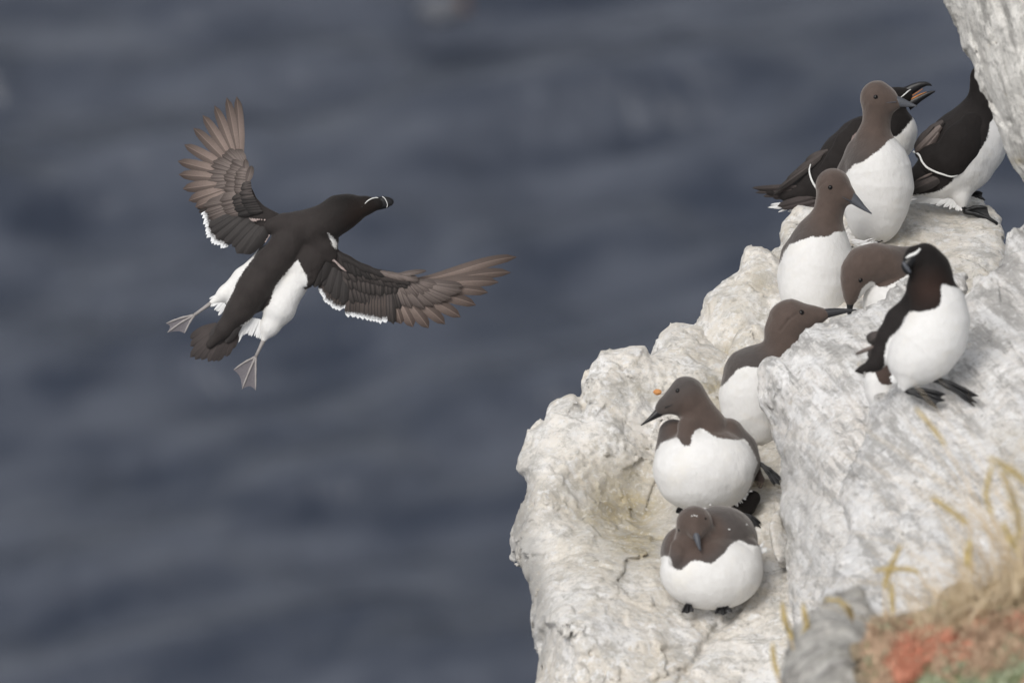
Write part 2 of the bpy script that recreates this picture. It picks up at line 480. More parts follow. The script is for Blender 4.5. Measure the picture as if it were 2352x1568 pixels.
def feather(root, name, fr, b, t, w, mat, z0=0.0, z1=0.0, bend=0.0, camber=.10, point=.5, lift=0.0, twist=0.0):
    camber = camber * .8
    """vane from quill base b to tip t (sketch units), half-width w; camber curves it across, lift raises its middle"""
    a = fr.L(b[0], b[1], z0); c = fr.L(t[0], t[1], z1)
    ax = c - a; L = np.linalg.norm(ax); ax = ax / L
    side = np.cross(ax, np.array([0, 0, 1.0])); side /= np.linalg.norm(side)
    side = side * math.cos(twist) + np.array([0, 0, 1.0]) * math.sin(twist)
    nrm = np.cross(side, ax); nrm /= np.linalg.norm(nrm)
    if nrm[2] > 0: nrm = -nrm
    W = fr.R(w); nl, nw = 11, 6
    V = []; UV = []; Fc = []
    for i in range(nl + 1):
        s = i / nl
        prof = min(1.0, (.35 + 1.6 * s)) * (1 - max(0, (s - (1 - point * .5)) / (point * .5)) ** 2.4) ** .5 if s < 1 else 0.0
        prof = max(prof, .0)
        cpt = a + ax * L * s + side * bend * L * math.sin(math.pi * s * .5) ** 2 + nrm * lift * L * math.sin(math.pi * s)
        for j in range(nw + 1):
            u = j / nw; q = (u - .47) * 2
            sl = s - .06 * abs(q) * (1 if i == nl else 0)
            V.append(cpt + side * q * W * prof - nrm * camber * W * 2 * q * q * prof)
            UV.append((u, s))
    for i in range(nl):
        for j in range(nw):
            p = i * (nw + 1) + j; Fc.append((p, p + 1, p + nw + 2, p + nw + 1))
    o = new_mesh(name, fr.world(np.array(V)), Fc, mat, root)
    uvl = o.data.uv_layers.new(name='UVMap')
    idx = np.empty(len(o.data.loops), dtype=np.int32); o.data.loops.foreach_get('vertex_index', idx)
    uvl.data.foreach_set('uv', np.array(UV, dtype=np.float32)[idx].ravel())
    return o
def polyline(P, n):
    P = np.asarray(P, float); s = np.r_[0, np.cumsum(np.linalg.norm(np.diff(P, axis=0), axis=1))]
    t = np.linspace(0, s[-1], n) if n > 1 else np.array([s[-1] / 2])
    return np.stack([np.interp(t, s, P[:, i]) for i in range(P.shape[1])], 1)
def row(root, name, fr, bases, tips, n, w, mat, zb, zt, point=.6, order=1, camber=.14, lift=0.02, jit=6, bend=0.0):
    B = polyline(bases, n); T = polyline(tips, n)
    for i in range(n):
        j = rng.normal(0, jit, 2)
        dz = order * i * .9
        feather(root, name, fr, B[i], T[i] + j, w * rng.uniform(.9, 1.12), mat(i, n) if callable(mat) and not hasattr(mat, 'name') else mat, zb + dz, zt + dz + rng.normal(0, 1.2), bend + rng.normal(0, .015), camber, point, lift)
def bill_solid(root, name, fr, pts, mat, z=0.0, tilt=(0, 0)):
    """loft of oval sections: each (x, y, half-height, half-thickness[, z]); 'pts' runs from base to tip"""
    C = [fr.L(p[0], p[1], z + (p[4] if len(p) > 4 else 0)) for p in pts]
    C = np.array(C); t = np.linspace(0, 1, len(C)); tt = np.linspace(0, 1, len(C) * 3)
    Cs = np.stack([np.interp(tt, t, C[:, i]) for i in range(3)], 1)
    H = np.interp(tt, t, [fr.R(p[2]) for p in pts]); Tk = np.interp(tt, t, [fr.R(p[3]) for p in pts])
    T = np.gradient(Cs, axis=0); n = 12; V = []; Fc = []
    for i in range(len(Cs)):
        d = T[i] / max(np.linalg.norm(T[i]), 1e-9)
        h = np.cross(np.array([0, 0, 1.0]), d); h /= max(np.linalg.norm(h), 1e-9); w = np.cross(d, h)
        for j in range(n):
            a = 2 * math.pi * j / n; V.append(Cs[i] + h * H[i] * math.cos(a) + w * Tk[i] * math.sin(a))
    m = len(Cs)
    for i in range(m - 1):
        for j in range(n):
            k = (j + 1) % n; Fc.append((i*n+j, i*n+k, (i+1)*n+k, (i+1)*n+j))
    Fc.append(tuple(range(n - 1, -1, -1))); Fc.append(tuple((m-1)*n+j for j in range(n)))
    return new_mesh(name, fr.world(np.array(V)), Fc, mat, root)
def foot(root, fr, heel, toes, r, tmat, wmat, ankle=None, zh=0.0):
    """webbed foot: toe tubes from the heel, web between; points (x,y,z)"""
    H = fr.L(*heel)
    V, Fc = tube([H, H + (fr.L(*ankle) - H) * .5, fr.L(*ankle)] if ankle else [H, H + 1e-3], [fr.R(r) * 1.25, fr.R(r) * 1.35, fr.R(r) * 1.9] if ankle else [fr.R(r)] * 2, 8)
    o = new_mesh('foot', fr.world(V), Fc, tmat, root)
    tips = [fr.L(*t) for t in toes]
    paths = []
    for t in tips:
        mid = (H + t) / 2 + np.array([0, fr.R(r) * .8, -fr.R(r) * .4])
        P = smooth_path([H, mid, t], 5); paths.append(P)
        q = np.linspace(0, 1, len(P)); rad = fr.R(r) * (1 - .45 * q) * (1 + .16 * np.sin(q * 19))
        rad[-1] *= .35
        V, Fc = tube(P, rad, 7); new_mesh('toe', fr.world(V), Fc, tmat, o)
    for A, B in zip(paths, paths[1:]):
        m = len(A); V = []; Fc = []; nw = 5; sag = np.array([0, -fr.R(r) * .5, fr.R(r) * .5])
        for i in range(m):
            s = i / (m - 1)
            for j in range(nw + 1):
                u = j / nw; c = math.sin(math.pi * u)
                ii = s * (1 - .12 * c) * (m - 1); i0 = int(ii); i1 = min(i0 + 1, m - 1); f = ii - i0
                pa = A[i0] * (1 - f) + A[i1] * f; pb = B[i0] * (1 - f) + B[i1] * f
                V.append(pa * (1 - u) + pb * u + sag * c * s)
        for i in range(m - 1):
            for j in range(nw):
                p = i * (nw + 1) + j; Fc.append((p, p + 1, p + nw + 2, p + nw + 1))
        new_mesh('web', fr.world(np.array(V)), Fc, wmat, o)
    return o
def ragged(root, fr, starts, tips, n, w, mat, z=0.0, name='plume'):
    S = polyline(starts, n); T = polyline(tips, n)
    for i in range(n):
        feather(root, name, fr, S[i], T[i] + rng.normal(0, 5, 2), w * rng.uniform(.7, 1.2), mat, z, z + rng.normal(0, 4), rng.normal(0, .08), .1, 2.0)
def body_attrs(fr, whites, zsplit, tone, rust=None, zfree=None):
    return {'white': lambda V: white_attr(V, fr, whites, zsplit, zfree), 'tone': tone, 'rust': (rust or 0.0)}
def radial(fr, x, y, z, r0, r1):
    c = fr.L(x, y, z); a, b = fr.R(r0), fr.R(r1)
    return lambda V: np.clip((np.linalg.norm(V - c, axis=1) - a) / (b - a), 0, 1)
def grad(fr, p, q):
    """0 at sketch point p, 1 at q"""
    a = fr.L(*p); b = fr.L(*q); e = b - a
    return lambda V: np.clip((V - a) @ e / (e @ e), 0, 1)

G_MURRE = 'guillemots gathered on the rock ledges'
G_AUK = 'razorbills around the rock ledges'

# ================================================================== SEA
t = MT('sea_water')
big = t.noise(.45, 5, .55, stretch=(1, .8, 1)); sm = t.noise(2.6, 5, .6, stretch=(1, .8, 1))
nb = t.bump(big, .9, .55); nb = t.bump(sm, .6, .12, nb)
c = t.mix(t.ramp(t.noise(.95, 3, .5, stretch=(.5, 1.25, 1), rot=(0, 0, .3)), [(.35, (0,)*3), (.65, (1,)*3)]), (.027, .034, .051), (.070, .079, .101))  # bright and dark wave bands of reflected sky, put into the water colour
sea_mat = t.out(c, .16, nb, IOR=1.33); t.b.inputs['Specular IOR Level'].default_value = .5
xs = np.r_[-9000, -3000, -800, -200, -60, np.arange(-22, 22.01, .22), 60, 200, 800, 3000, 9000]
ys = np.r_[-3000, -600, -100, 0, 40, np.arange(60, 112, .22), 130, 220, 400, 1000, 3000, 9000]
X, Y = np.meshgrid(xs, ys, indexing='ij')
P = np.stack([X, Y, np.zeros_like(X)], -1)
fall = np.clip(1 - (np.abs(X) - 16) / 6, 0, 1) * np.clip((Y - 60) / 6, 0, 1) * np.clip((112 - Y) / 6, 0, 1)
ca, sa = math.cos(.3), math.sin(.3)
Pr = np.stack([X * ca + Y * sa, -X * sa + Y * ca, X * 0], -1)
Z = (.34 * fbm((Pr * np.array([.45, 1.05, 1])).reshape(-1, 3), 2, 3) + .35 * fbm((Pr * np.array([.16, .36, 1])).reshape(-1, 3), 2, 9)).reshape(X.shape) * fall
P[..., 2] = Z
nx, ny = X.shape
g = np.arange(nx * ny).reshape(nx, ny)
Q = np.stack([g[:-1, :-1], g[1:, :-1], g[1:, 1:], g[:-1, 1:]], -1).reshape(-1, 4)
sea = new_mesh('sea', P.reshape(-1, 3), Q, sea_mat); sea['kind'] = 'structure'

# ================================================================== ROCK
def rbf(ctrl, reg=1e-4):
    C = np.array([K(*c) for c in ctrl]); p = C[:, :2]; z = C[:, 2]; n = len(C)
    def phi(r2): return np.where(r2 > 1e-12, .5 * r2 * np.log(np.maximum(r2, 1e-12)), 0)
    A = phi(((p[:, None] - p[None]) ** 2).sum(-1)) + reg * np.eye(n)
    T = np.c_[np.ones(n), p]; Mx = np.block([[A, T], [T.T, np.zeros((3, 3))]])
    w = np.linalg.solve(Mx, np.r_[z, 0, 0, 0])
    def ev(q):
        out = np.empty(len(q))
        for s in range(0, len(q), 200000):
            qq = q[s:s+200000]
            out[s:s+200000] = phi(((qq[:, None] - p[None]) ** 2).sum(-1)) @ w[:n] + w[n] + qq @ w[n+1:]
        return out
    return ev, C
def rock(name, outline, ctrl, h, round_k, back, mat, amp=1.0, strata=None, stains=(), seed=0, lumps=(), slope=.55, label=None, edge=.03, crack=(), greys=()):
    """a block of rock in front-lit metres: its face is a fitted surface through surveyed points, its edge the outline, its back 'back' metres behind"""
    ev, C = rbf(ctrl)
    def on_face(p):
        d = float(np.mean(C[:, 2]))
        for _ in range(6): d = float(ev(np.clip(K0(p[0], p[1], d)[None, :2], C[:, :2].min(0), C[:, :2].max(0)))[0])
        return K0(p[0], p[1], d + edge)[:2]
    poly = np.array([on_face(p) for p in outline])
    lo2 = poly.min(0) - .05; hi2 = poly.max(0) + .05
    gx = np.arange(lo2[0], hi2[0] + .02, .01); gy = np.arange(lo2[1], hi2[1] + .02, .01)
    GX, GY = np.meshgrid(gx, gy, indexing='ij'); q = np.stack([GX.ravel(), GY.ravel()], 1)
    cl = np.clip(q, C[:, :2].min(0) - .08, C[:, :2].max(0) + .08)
    D = ev(cl).reshape(GX.shape); S = poly_sd(q, poly).reshape(GX.shape)
    def samp(G, P):
        u = np.clip((P[:, 0] - gx[0]) / .01, 0, len(gx) - 1.001); v = np.clip((P[:, 1] - gy[0]) / .01, 0, len(gy) - 1.001)
        i = u.astype(int); j = v.astype(int); fu = u - i; fv = v - j
        return (G[i, j] * (1-fu) + G[i+1, j] * fu) * (1-fv) + (G[i, j+1] * (1-fu) + G[i+1, j+1] * fu) * fv
    Lm = [(K(*l[:3]), l[3] * W20 / 2352, l[4]) for l in lumps]
    crack_m = []
    for cr in crack:
        pts_ = [K(*q_) for q_ in cr[0]]
        for A_, B_ in zip(pts_, pts_[1:]): crack_m.append((A_, B_, cr[1], cr[2]))
    def f0(P):
        d = (samp(D, P) - P[:, 2]) * slope
        for c, r, a in Lm:
            d = d - a * np.exp(-(((P - c)[:, :2] / r) ** 2).sum(1))
        o = samp(S, P) - round_k * .22 + .1 * np.maximum(P[:, 2] - samp(D, P), 0)
        v = smax(d, o, round_k)
        v = smax(v, P[:, 2] - (D.max() * .5 + samp(D, P) * .5 + back), .1)
        return v
    def f(P):
        v = f0(P)
        Pw = P + .02 * np.stack([vnoise(P * 14, 61), vnoise(P * 14, 62), vnoise(P * 14, 63)], 1)
        n = .012 * fbm(P * 6.0, 2, seed) + .018 * facets(Pw * 6.5, seed + 3) + .0095 * facets(Pw * 17.0, seed + 40) + .0036 * fbm(P * 60.0, 3, seed + 5, gain=.7)
        if strata is not None:
            e1, e2, e3, sc = strata
            Qs = np.stack([P @ e1 * sc * .16, P @ e2 * sc, P @ e3 * sc * .12], 1)
            n = n * .8 + .011 * (.28 - np.abs(vnoise(Qs * .6, seed + 21))) + .008 * fbm(Qs * 1.7, 3, seed + 31, gain=.6)
        for (c0, c1, w_, dp) in crack_m:
            n = n + dp / max(amp, .1) * np.exp(-((cone_d(P * np.array([1, 1, 0]), c0 * np.array([1, 1, 0]), c1 * np.array([1, 1, 0]), 0, 0) + .006 * vnoise(P * 30, 77)) / w_) ** 2)
        return v + amp * n
    lo = np.r_[lo2, D.min() - .08]; hi = np.r_[hi2, D.max() * 1.0 + back + .08]
    V, Q = sdf_mesh(f, lo, hi, h, slack=1.0, extra=.035 * amp, coarse=f0)
    st = np.zeros(len(V))
    for (px, py, d, rx, ry, a) in stains:
        c = K(px, py, d); s = W20 / 2352
        e = (((V[:, 0] - c[0]) / (rx * s)) ** 2 + ((V[:, 1] - c[1]) / (ry * s)) ** 2)
        st = st + a * np.exp(-e)
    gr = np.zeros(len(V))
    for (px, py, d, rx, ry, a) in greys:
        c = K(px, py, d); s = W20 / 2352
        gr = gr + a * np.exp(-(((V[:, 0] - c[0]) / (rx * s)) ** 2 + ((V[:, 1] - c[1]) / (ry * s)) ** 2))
    o = new_mesh(name, to_world(V), Q, mat, None, {'stain': np.clip(st, 0, 1.5), 'grey': np.clip(gr, 0, 1.2)})
    o['kind'] = 'structure'
    if label: o['label'] = label
    return o
def rock_mat(name, wht, bei, gry, streak_rot=None, pits=.5, soft=1.0):
    t = MT(name)
    big = t.noise(5.0, 6, .62); mid = t.noise(17, 8, .68); fine = t.noise(75, 8, .75); grain = t.noise(330, 4, .75)
    hi = tuple(min(.80, x * 1.16) for x in wht); dk = tuple(x * .72 for x in gry)
    c = t.mix(t.ramp(big, [(.40, (0,)*3), (.58, (1,)*3)]), bei, wht)
    c = t.mix(t.ramp(t.noise(9, 8, .7), [(.50, (0,)*3), (.60, (.9,)*3)]), c, hi)
    c = t.mix(t.ramp(mid, [(.52, (0,)*3), (.60, (.85,)*3)]), c, gry)
    c = t.mix(t.ramp(t.noise(36, 8, .75), [(.53, (0,)*3), (.60, (.7,)*3)]), c, gry)
    c = t.mix(t.ramp(t.noise(42, 8, .75), [(.53, (0,)*3), (.59, (.85,)*3)]), c, hi)
    if streak_rot is not None:
        s1 = t.noise(11, 8, .7, stretch=(.15, .25, 1), rot=streak_rot)
        c = t.mix(t.ramp(s1, [(.50, (0,)*3), (.58, (.9,)*3)]), c, dk)
        s2 = t.noise(30, 8, .72, stretch=(.12, .2, 1), rot=streak_rot)
        c = t.mix(t.ramp(s2, [(.50, (0,)*3), (.60, (.85,)*3)]), c, hi)
        c = t.mix(t.ramp(s2, [(.40, (.85,)*3), (.46, (0,)*3)]), c, tuple(x * .62 for x in gry))
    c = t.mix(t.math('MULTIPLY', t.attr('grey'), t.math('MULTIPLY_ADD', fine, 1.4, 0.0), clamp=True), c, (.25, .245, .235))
    stn = t.math('MULTIPLY', t.attr('stain'), t.math('MULTIPLY_ADD', mid, 2.2, -.35), clamp=True)
    yel = t.mix(t.ramp(t.noise(34, 6, .7), [(.4, (0,)*3), (.6, (1,)*3)]), (.235, .205, .135), (.43, .36, .22))
    c = t.mix(stn, c, yel)
    c = t.mix(t.ramp(t.noise(26, 7, .75), [(.61, (0,)*3), (.70, (.6,)*3)]), c, (.46, .36, .22))
    c = t.mix(t.ramp(fine, [(.36, (.6,)*3), (.46, (0,)*3)]), c, tuple(x * .62 for x in gry))
    c = t.mix(t.ramp(fine, [(.54, (0,)*3), (.64, (.55,)*3)]), c, hi)
    v2 = t.n('ShaderNodeTexVoronoi', feature='F1', Scale=34.0); tc2 = t.n('ShaderNodeTexCoord'); ad2 = t.n('ShaderNodeMix', data_type='RGBA', blend_type='ADD'); ad2.inputs[0].default_value = .035
    nz2 = t.n('ShaderNodeTexNoise', Scale=60.0, Detail=3.0); t.l(tc2.outputs['Object'], nz2.inputs['Vector']); t.l(tc2.outputs['Object'], ad2.inputs[6]); t.l(nz2.outputs['Color'], ad2.inputs[7]); t.l(ad2.outputs[2], v2.inputs['Vector'])
    sepc = t.n('ShaderNodeSeparateColor'); t.l(v2.outputs['Color'], sepc.inputs[0])
    sp = t.math('MULTIPLY', t.ramp(v2.outputs['Distance'], [(.10, (1,)*3), (.24, (0,)*3)]), t.ramp(sepc.outputs[0], [(.70, (0,)*3), (.86, (1,)*3)]))
    c = t.mix(t.math('MULTIPLY', sp, pits), c, (.085, .08, .065))
    vo = t.n('ShaderNodeTexVoronoi', feature='DISTANCE_TO_EDGE', Scale=6.5)
    tc = t.n('ShaderNodeTexCoord'); ad = t.n('ShaderNodeMix', data_type='RGBA', blend_type='ADD'); ad.inputs[0].default_value = .16
    nz = t.n('ShaderNodeTexNoise', Scale=9.0, Detail=5.0); t.l(tc.outputs['Object'], nz.inputs['Vector']); t.l(tc.outputs['Object'], ad.inputs[6]); t.l(nz.outputs['Color'], ad.inputs[7]); t.l(ad.outputs[2], vo.inputs['Vector'])
    crk = t.math('MULTIPLY', t.ramp(vo.outputs['Distance'], [(0, (1,)*3), (.01, (.3,)*3), (.02, (0,)*3)]), t.ramp(t.noise(4, 3), [(.5, (0,)*3), (.6, (1,)*3)]))
    c = t.mix(t.math('MULTIPLY', crk, .2), c, (.16, .14, .11))
    c = t.mix(t.math('MULTIPLY', grain, .3), c, tuple(x * .72 for x in bei))
    fv = t.n('ShaderNodeTexVoronoi', feature='F1', Scale=24.0); t.l(ad.outputs[2], fv.inputs['Vector'])
    sub = t.n('ShaderNodeVectorMath', operation='SUBTRACT'); t.l(ad.outputs[2], sub.inputs[0]); t.l(fv.outputs['Position'], sub.inputs[1])
    cs = t.n('ShaderNodeVectorMath', operation='SUBTRACT'); t.l(fv.outputs['Color'], cs.inputs[0]); cs.inputs[1].default_value = (.5, .5, .5)
    dt = t.n('ShaderNodeVectorMath', operation='DOT_PRODUCT'); t.l(sub.outputs[0], dt.inputs[0]); t.l(cs.outputs[0], dt.inputs[1])
    c = t.mix(t.ramp(vo.outputs['Color'] if False else fv.outputs['Color'], [(.2, (0,)*3), (.9, (.3,)*3)]), c, gry)
    h = t.math('ADD', t.math('MULTIPLY', mid, 1.0), t.math('ADD', t.math('MULTIPLY', fine, .55), t.math('MULTIPLY', grain, .14)))
    h = t.math('SUBTRACT', h, t.math('MULTIPLY', sp, .25)); h = t.math('SUBTRACT', h, t.math('MULTIPLY', crk, .1))
    h = t.math('ADD', h, t.math('MULTIPLY', dt.outputs['Value'], 22.0))
    if streak_rot is not None: h = t.math('ADD', h, t.math('MULTIPLY', s2, .5))
    return t.out(c, .92, t.bump(h, .55, .012 * soft))
RW, RB, RG = (.80, .765, .715), (.64, .59, .51), (.46, .445, .415)
m_ledge = rock_mat('ledge_rock', RW, RB, RG)
def view_rot(deg):
    c_, s_ = math.cos(math.radians(deg)), math.sin(math.radians(deg))
    d_ = Vector(c_ * R_ + s_ * U_); f_ = Vector(F_); p_ = d_.cross(f_)
    return tuple(Matrix((d_, f_, p_)).transposed().to_euler())
m_side = rock_mat('ridge_rock', (.80, .78, .75), (.66, .63, .595), (.46, .45, .435), view_rot(-50), .6)
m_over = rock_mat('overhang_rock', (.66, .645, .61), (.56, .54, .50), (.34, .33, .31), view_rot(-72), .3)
m_grey = rock_mat('grey_rock', (.50, .485, .455), (.36, .35, .32), (.20, .19, .18), None, .3)

OUT_A = [(1230,1568),(1235,1493),(1230,1455),(1224,1428),(1227,1390),(1219,1352),(1200,1314),(1178,1276),(1173,1243),(1178,1205),(1189,1167),(1205,1146),(1216,1108),(1195,1078),(1197,1042),(1219,988),(1252,966),(1262,939),(1306,907),(1330,901),(1336,880),(1355,852),(1387,817),(1409,812),(1453,814),(1480,820),(1491,828),(1600,840),(1760,900),(1860,1000),(1960,1200),(2000,1500),(2000,1820),(1300,1820),(1250,1800)]
rock('cliff_ledge', OUT_A, [(1230,1000,19.25),(1290,930,19.35),(1350,850,19.45),(1450,820,19.5),(1560,840,19.5),(1400,1000,19.22),(1500,1000,19.28),(1420,1170,19.13),(1480,1200,19.12),(1330,1180,19.05),(1300,1320,18.70),(1245,1150,19.02),(1200,1220,19.02),(1195,1260,19.0),(1500,1290,18.78),(1640,1195,19.0),(1700,1050,19.2),(1620,1405,18.63),(1780,1250,18.85),(1300,1450,18.38),(1450,1420,18.5),(1500,1568,18.25),(1700,1568,18.3),(1240,1480,18.55),(1240,1600,18.45),(1850,1568,18.3),(1840,1150,19.0),(1500,1900,17.95),(1800,1900,18.0)],
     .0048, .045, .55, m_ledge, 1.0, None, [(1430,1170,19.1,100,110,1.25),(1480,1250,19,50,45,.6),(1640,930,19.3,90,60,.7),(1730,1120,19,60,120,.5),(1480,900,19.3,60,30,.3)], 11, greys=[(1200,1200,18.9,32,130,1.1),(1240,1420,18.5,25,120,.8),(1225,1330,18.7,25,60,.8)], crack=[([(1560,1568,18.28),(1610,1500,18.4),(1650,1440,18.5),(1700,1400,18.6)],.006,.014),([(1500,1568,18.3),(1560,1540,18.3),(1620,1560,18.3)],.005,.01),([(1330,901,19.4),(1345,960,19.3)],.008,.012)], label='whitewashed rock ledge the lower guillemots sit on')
rock('cliff_outcrop', [(1430,1000),(1470,860),(1491,828),(1518,793),(1523,774),(1550,757),(1600,762),(1640,775),(1685,805),(1740,860),(1760,960),(1700,1050),(1550,1050)],
     [(1500,850,19.5),(1550,765,19.68),(1620,780,19.68),(1600,850,19.48),(1700,900,19.45),(1550,930,19.4),(1720,1000,19.3),(1460,960,19.45)],
     .0055, .05, .55, m_ledge, .8, None, [(1640,900,19.4,90,40,.9),(1690,860,19.4,30,30,.6)], 23, label='rounded pale outcrop between the ledge and the taller outcrop')
rock('cliff_outcrop', [(1590,800),(1608,749),(1622,731),(1627,684),(1634,677),(1643,678),(1672,652),(1710,629),(1716,596),(1725,576),(1737,570),(1754,572),(1769,579),(1780,592),(1830,620),(1860,760),(1850,900),(1700,900),(1650,850)],
     [(1620,760,19.75),(1640,690,19.85),(1740,585,19.95),(1740,680,19.8),(1680,780,19.66),(1680,720,19.72),(1800,760,19.72),(1800,650,19.85),(1750,850,19.6),(1640,820,19.68)],
     .0048, .045, .55, m_ledge, .8, None, [(1690,810,19.6,30,26,1.2),(1745,640,19.8,20,30,.5),(1720,700,19.8,60,60,.25)], 37, label='knobbly pale outcrop with a rounded knob on top')
rock('cliff_outcrop', [(1672,830),(1690,770),(1715,748),(1745,742),(1790,760),(1800,860),(1740,960),(1680,900)],
     [(1700,790,19.6),(1740,760,19.62),(1720,850,19.5),(1770,850,19.55),(1720,920,19.42)], .0055, .045, .5, m_ledge, .6, None, [(1690,850,19.5,20,60,.6)], 41, label='small rounded rock behind the guillemot with the level bill')
rock('cliff_outcrop', [(1765,690),(1771,583),(1778,569),(1795,566),(1801,560),(1797,550),(1799,527),(1809,513),(1832,501),(1830,490),(1849,484),(1950,462),(2090,456),(2225,446),(2257,452),(2273,475),(2294,501),(2303,536),(2310,570),(2322,620),(2360,760),(2100,800),(1800,800)],
     [(1820,520,20.1),(1780,600,19.98),(2000,540,20.05),(1990,500,20.12),(2150,485,20.25),(2250,470,20.3),(2285,520,20.1),(2290,560,20.0),(2200,650,19.75),(1900,650,19.8),(2100,560,20.02),(2120,640,19.8),(2250,600,19.86),(2000,740,19.55),(1850,740,19.6),(1860,500,20.2),(2300,700,19.6)],
     .0055, .05, .55, m_ledge, .85, None, [(2080,560,20,50,50,.5),(2200,640,19.9,90,40,.45),(1790,600,20,20,20,.5)], 53, label='flat topped rock the tall guillemot and the razorbills stand on')
# ridge and slab: strata run down to the right
a = math.radians(-50)
e1 = np.array([math.cos(a), math.sin(a), .1]); e2 = np.array([-math.sin(a), math.cos(a), 0.0]); e3 = np.array([0, 0, 1.0])
STR = (e1, e2, e3, 30.0)
rock('cliff_ridge', [(1755,852),(1765,830),(1800,808),(1825,790),(1838,765),(1855,752),(1915,745),(1945,732),(1964,722),(2000,708),(2033,692),(2060,678),(2081,668),(2095,655),(2130,640),(2200,640),(2200,900),(2160,1500),(2000,1800),(1800,1800),(1845,1480),(1828,1382),(1812,1346),(1804,1287),(1816,1207),(1804,1155),(1800,1111),(1796,1055),(1784,1008),(1780,968),(1764,912),(1760,872)],
     [(1765,855,18.98),(1850,762,19.08),(1960,730,19.14),(2090,665,19.2),(1800,1000,18.82),(1830,900,18.84),(1900,900,18.75),(2000,850,18.75),(1950,800,18.9),(1900,1050,18.5),(1850,1200,18.42),(1830,1130,18.6),(1920,1350,18.05),(1840,1320,18.3),(2000,1000,18.5),(2000,1200,18.2),(2150,900,18.7),(1950,1500,17.9),(1870,1480,18.0)],
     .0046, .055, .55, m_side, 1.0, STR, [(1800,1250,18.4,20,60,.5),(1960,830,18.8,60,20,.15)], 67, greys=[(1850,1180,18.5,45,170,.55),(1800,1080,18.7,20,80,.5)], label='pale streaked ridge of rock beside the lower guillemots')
rock('cliff_slab', [(2095,690),(2150,700),(2226,684),(2249,661),(2252,630),(2275,622),(2296,610),(2312,575),(2325,548),(2331,530),(2349,523),(2400,480),(2560,440),(2700,500),(2700,1820),(1850,1820),(1868,1500),(1885,1387),(1918,1325),(1947,1229),(1939,1151),(1976,1064),(1992,1014),(2009,942),(2027,910),(2050,881),(2075,800)],
     [(2240,680,18.6),(2330,560,18.78),(2110,720,18.6),(2150,925,18.12),(2235,925,18.12),(2080,895,18.22),(2010,960,18.25),(2010,1030,18.1),(2100,1200,17.7),(1965,1200,17.85),(2300,900,18.05),(2300,1200,17.5),(1930,1340,17.6),(2000,1400,17.4),(2200,1450,17.15),(1890,1430,17.55),(2500,700,18.5),(2500,1200,17.5),(2100,1700,16.8),(2500,1600,16.8)],
     .005, .05, .55, m_side, 1.0, STR, [(2300,1000,18,60,30,.35),(2340,1100,18,40,80,.5)], 79, label='pale streaked slab of rock the foreground razorbill stands on')
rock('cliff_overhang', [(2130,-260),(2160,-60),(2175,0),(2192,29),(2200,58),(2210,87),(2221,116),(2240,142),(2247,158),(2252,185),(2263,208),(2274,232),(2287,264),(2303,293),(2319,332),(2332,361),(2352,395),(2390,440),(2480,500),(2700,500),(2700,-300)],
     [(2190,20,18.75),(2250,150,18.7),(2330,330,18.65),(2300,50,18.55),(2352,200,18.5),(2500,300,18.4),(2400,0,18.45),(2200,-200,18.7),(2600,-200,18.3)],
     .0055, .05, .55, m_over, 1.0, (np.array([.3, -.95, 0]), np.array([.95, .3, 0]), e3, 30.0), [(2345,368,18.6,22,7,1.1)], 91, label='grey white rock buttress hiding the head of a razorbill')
rock('boulder', [(1790,1900),(1811,1568),(1814,1520),(1840,1470),(1862,1435),(1900,1400),(1925,1396),(1940,1402),(1956,1388),(1976,1390),(1992,1425),(2016,1455),(2050,1475),(2062,1540),(2070,1900)],
     [(1900,1420,16.35),(1960,1400,16.40),(1930,1500,16.10),(1850,1500,16.20),(2020,1500,16.20),(1930,1568,16.00),(1930,1750,15.80),(1820,1700,16.00),(2050,1700,15.90)],
     .006, .05, .6, m_grey, 1.5, None, [(1990,1450,16.7,18,40,.6)], 103)
b = bpy.data.objects['boulder']; del b['kind']; b['label'] = 'blurred grey boulder in front, left of the red and green ground plants'; b['category'] = 'boulder'
rock('stone', [(1767,1210),(1770,1190),(1790,1165),(1802,1170),(1812,1230),(1806,1275),(1795,1300),(1778,1250)],
     [(1780,1200,18.8),(1800,1230,18.78),(1800,1270,18.72)], .004, .02, .12, m_ledge, .4, None, [], 107)
b = bpy.data.objects['stone']; del b['kind']; b['label'] = 'small pinkish wedge shaped stone in the cleft beside the lowest guillemot'; b['category'] = 'stone'
t = MT('soil'); soil = t.out(t.mix(t.noise(40, 5), (.24, .19, .13), (.36, .29, .2)), .95, t.bump(t.noise(60, 5), .6, .02))
rock('soil_bank', [(1985,1500),(2030,1432),(2100,1440),(2170,1405),(2250,1375),(2352,1320),(2600,1230),(2700,1250),(2700,1800),(1950,1800),(2000,1600)],
     [(2050,1450,16.15),(2200,1420,16.20),(2352,1350,16.20),(2100,1568,15.60),(2352,1568,15.45),(2250,1480,15.85),(2500,1400,15.85),(2300,1800,15.15)], .008, .06, .4, soil, 1.2, None, [], 111, label='soil bank under the foreground plants')

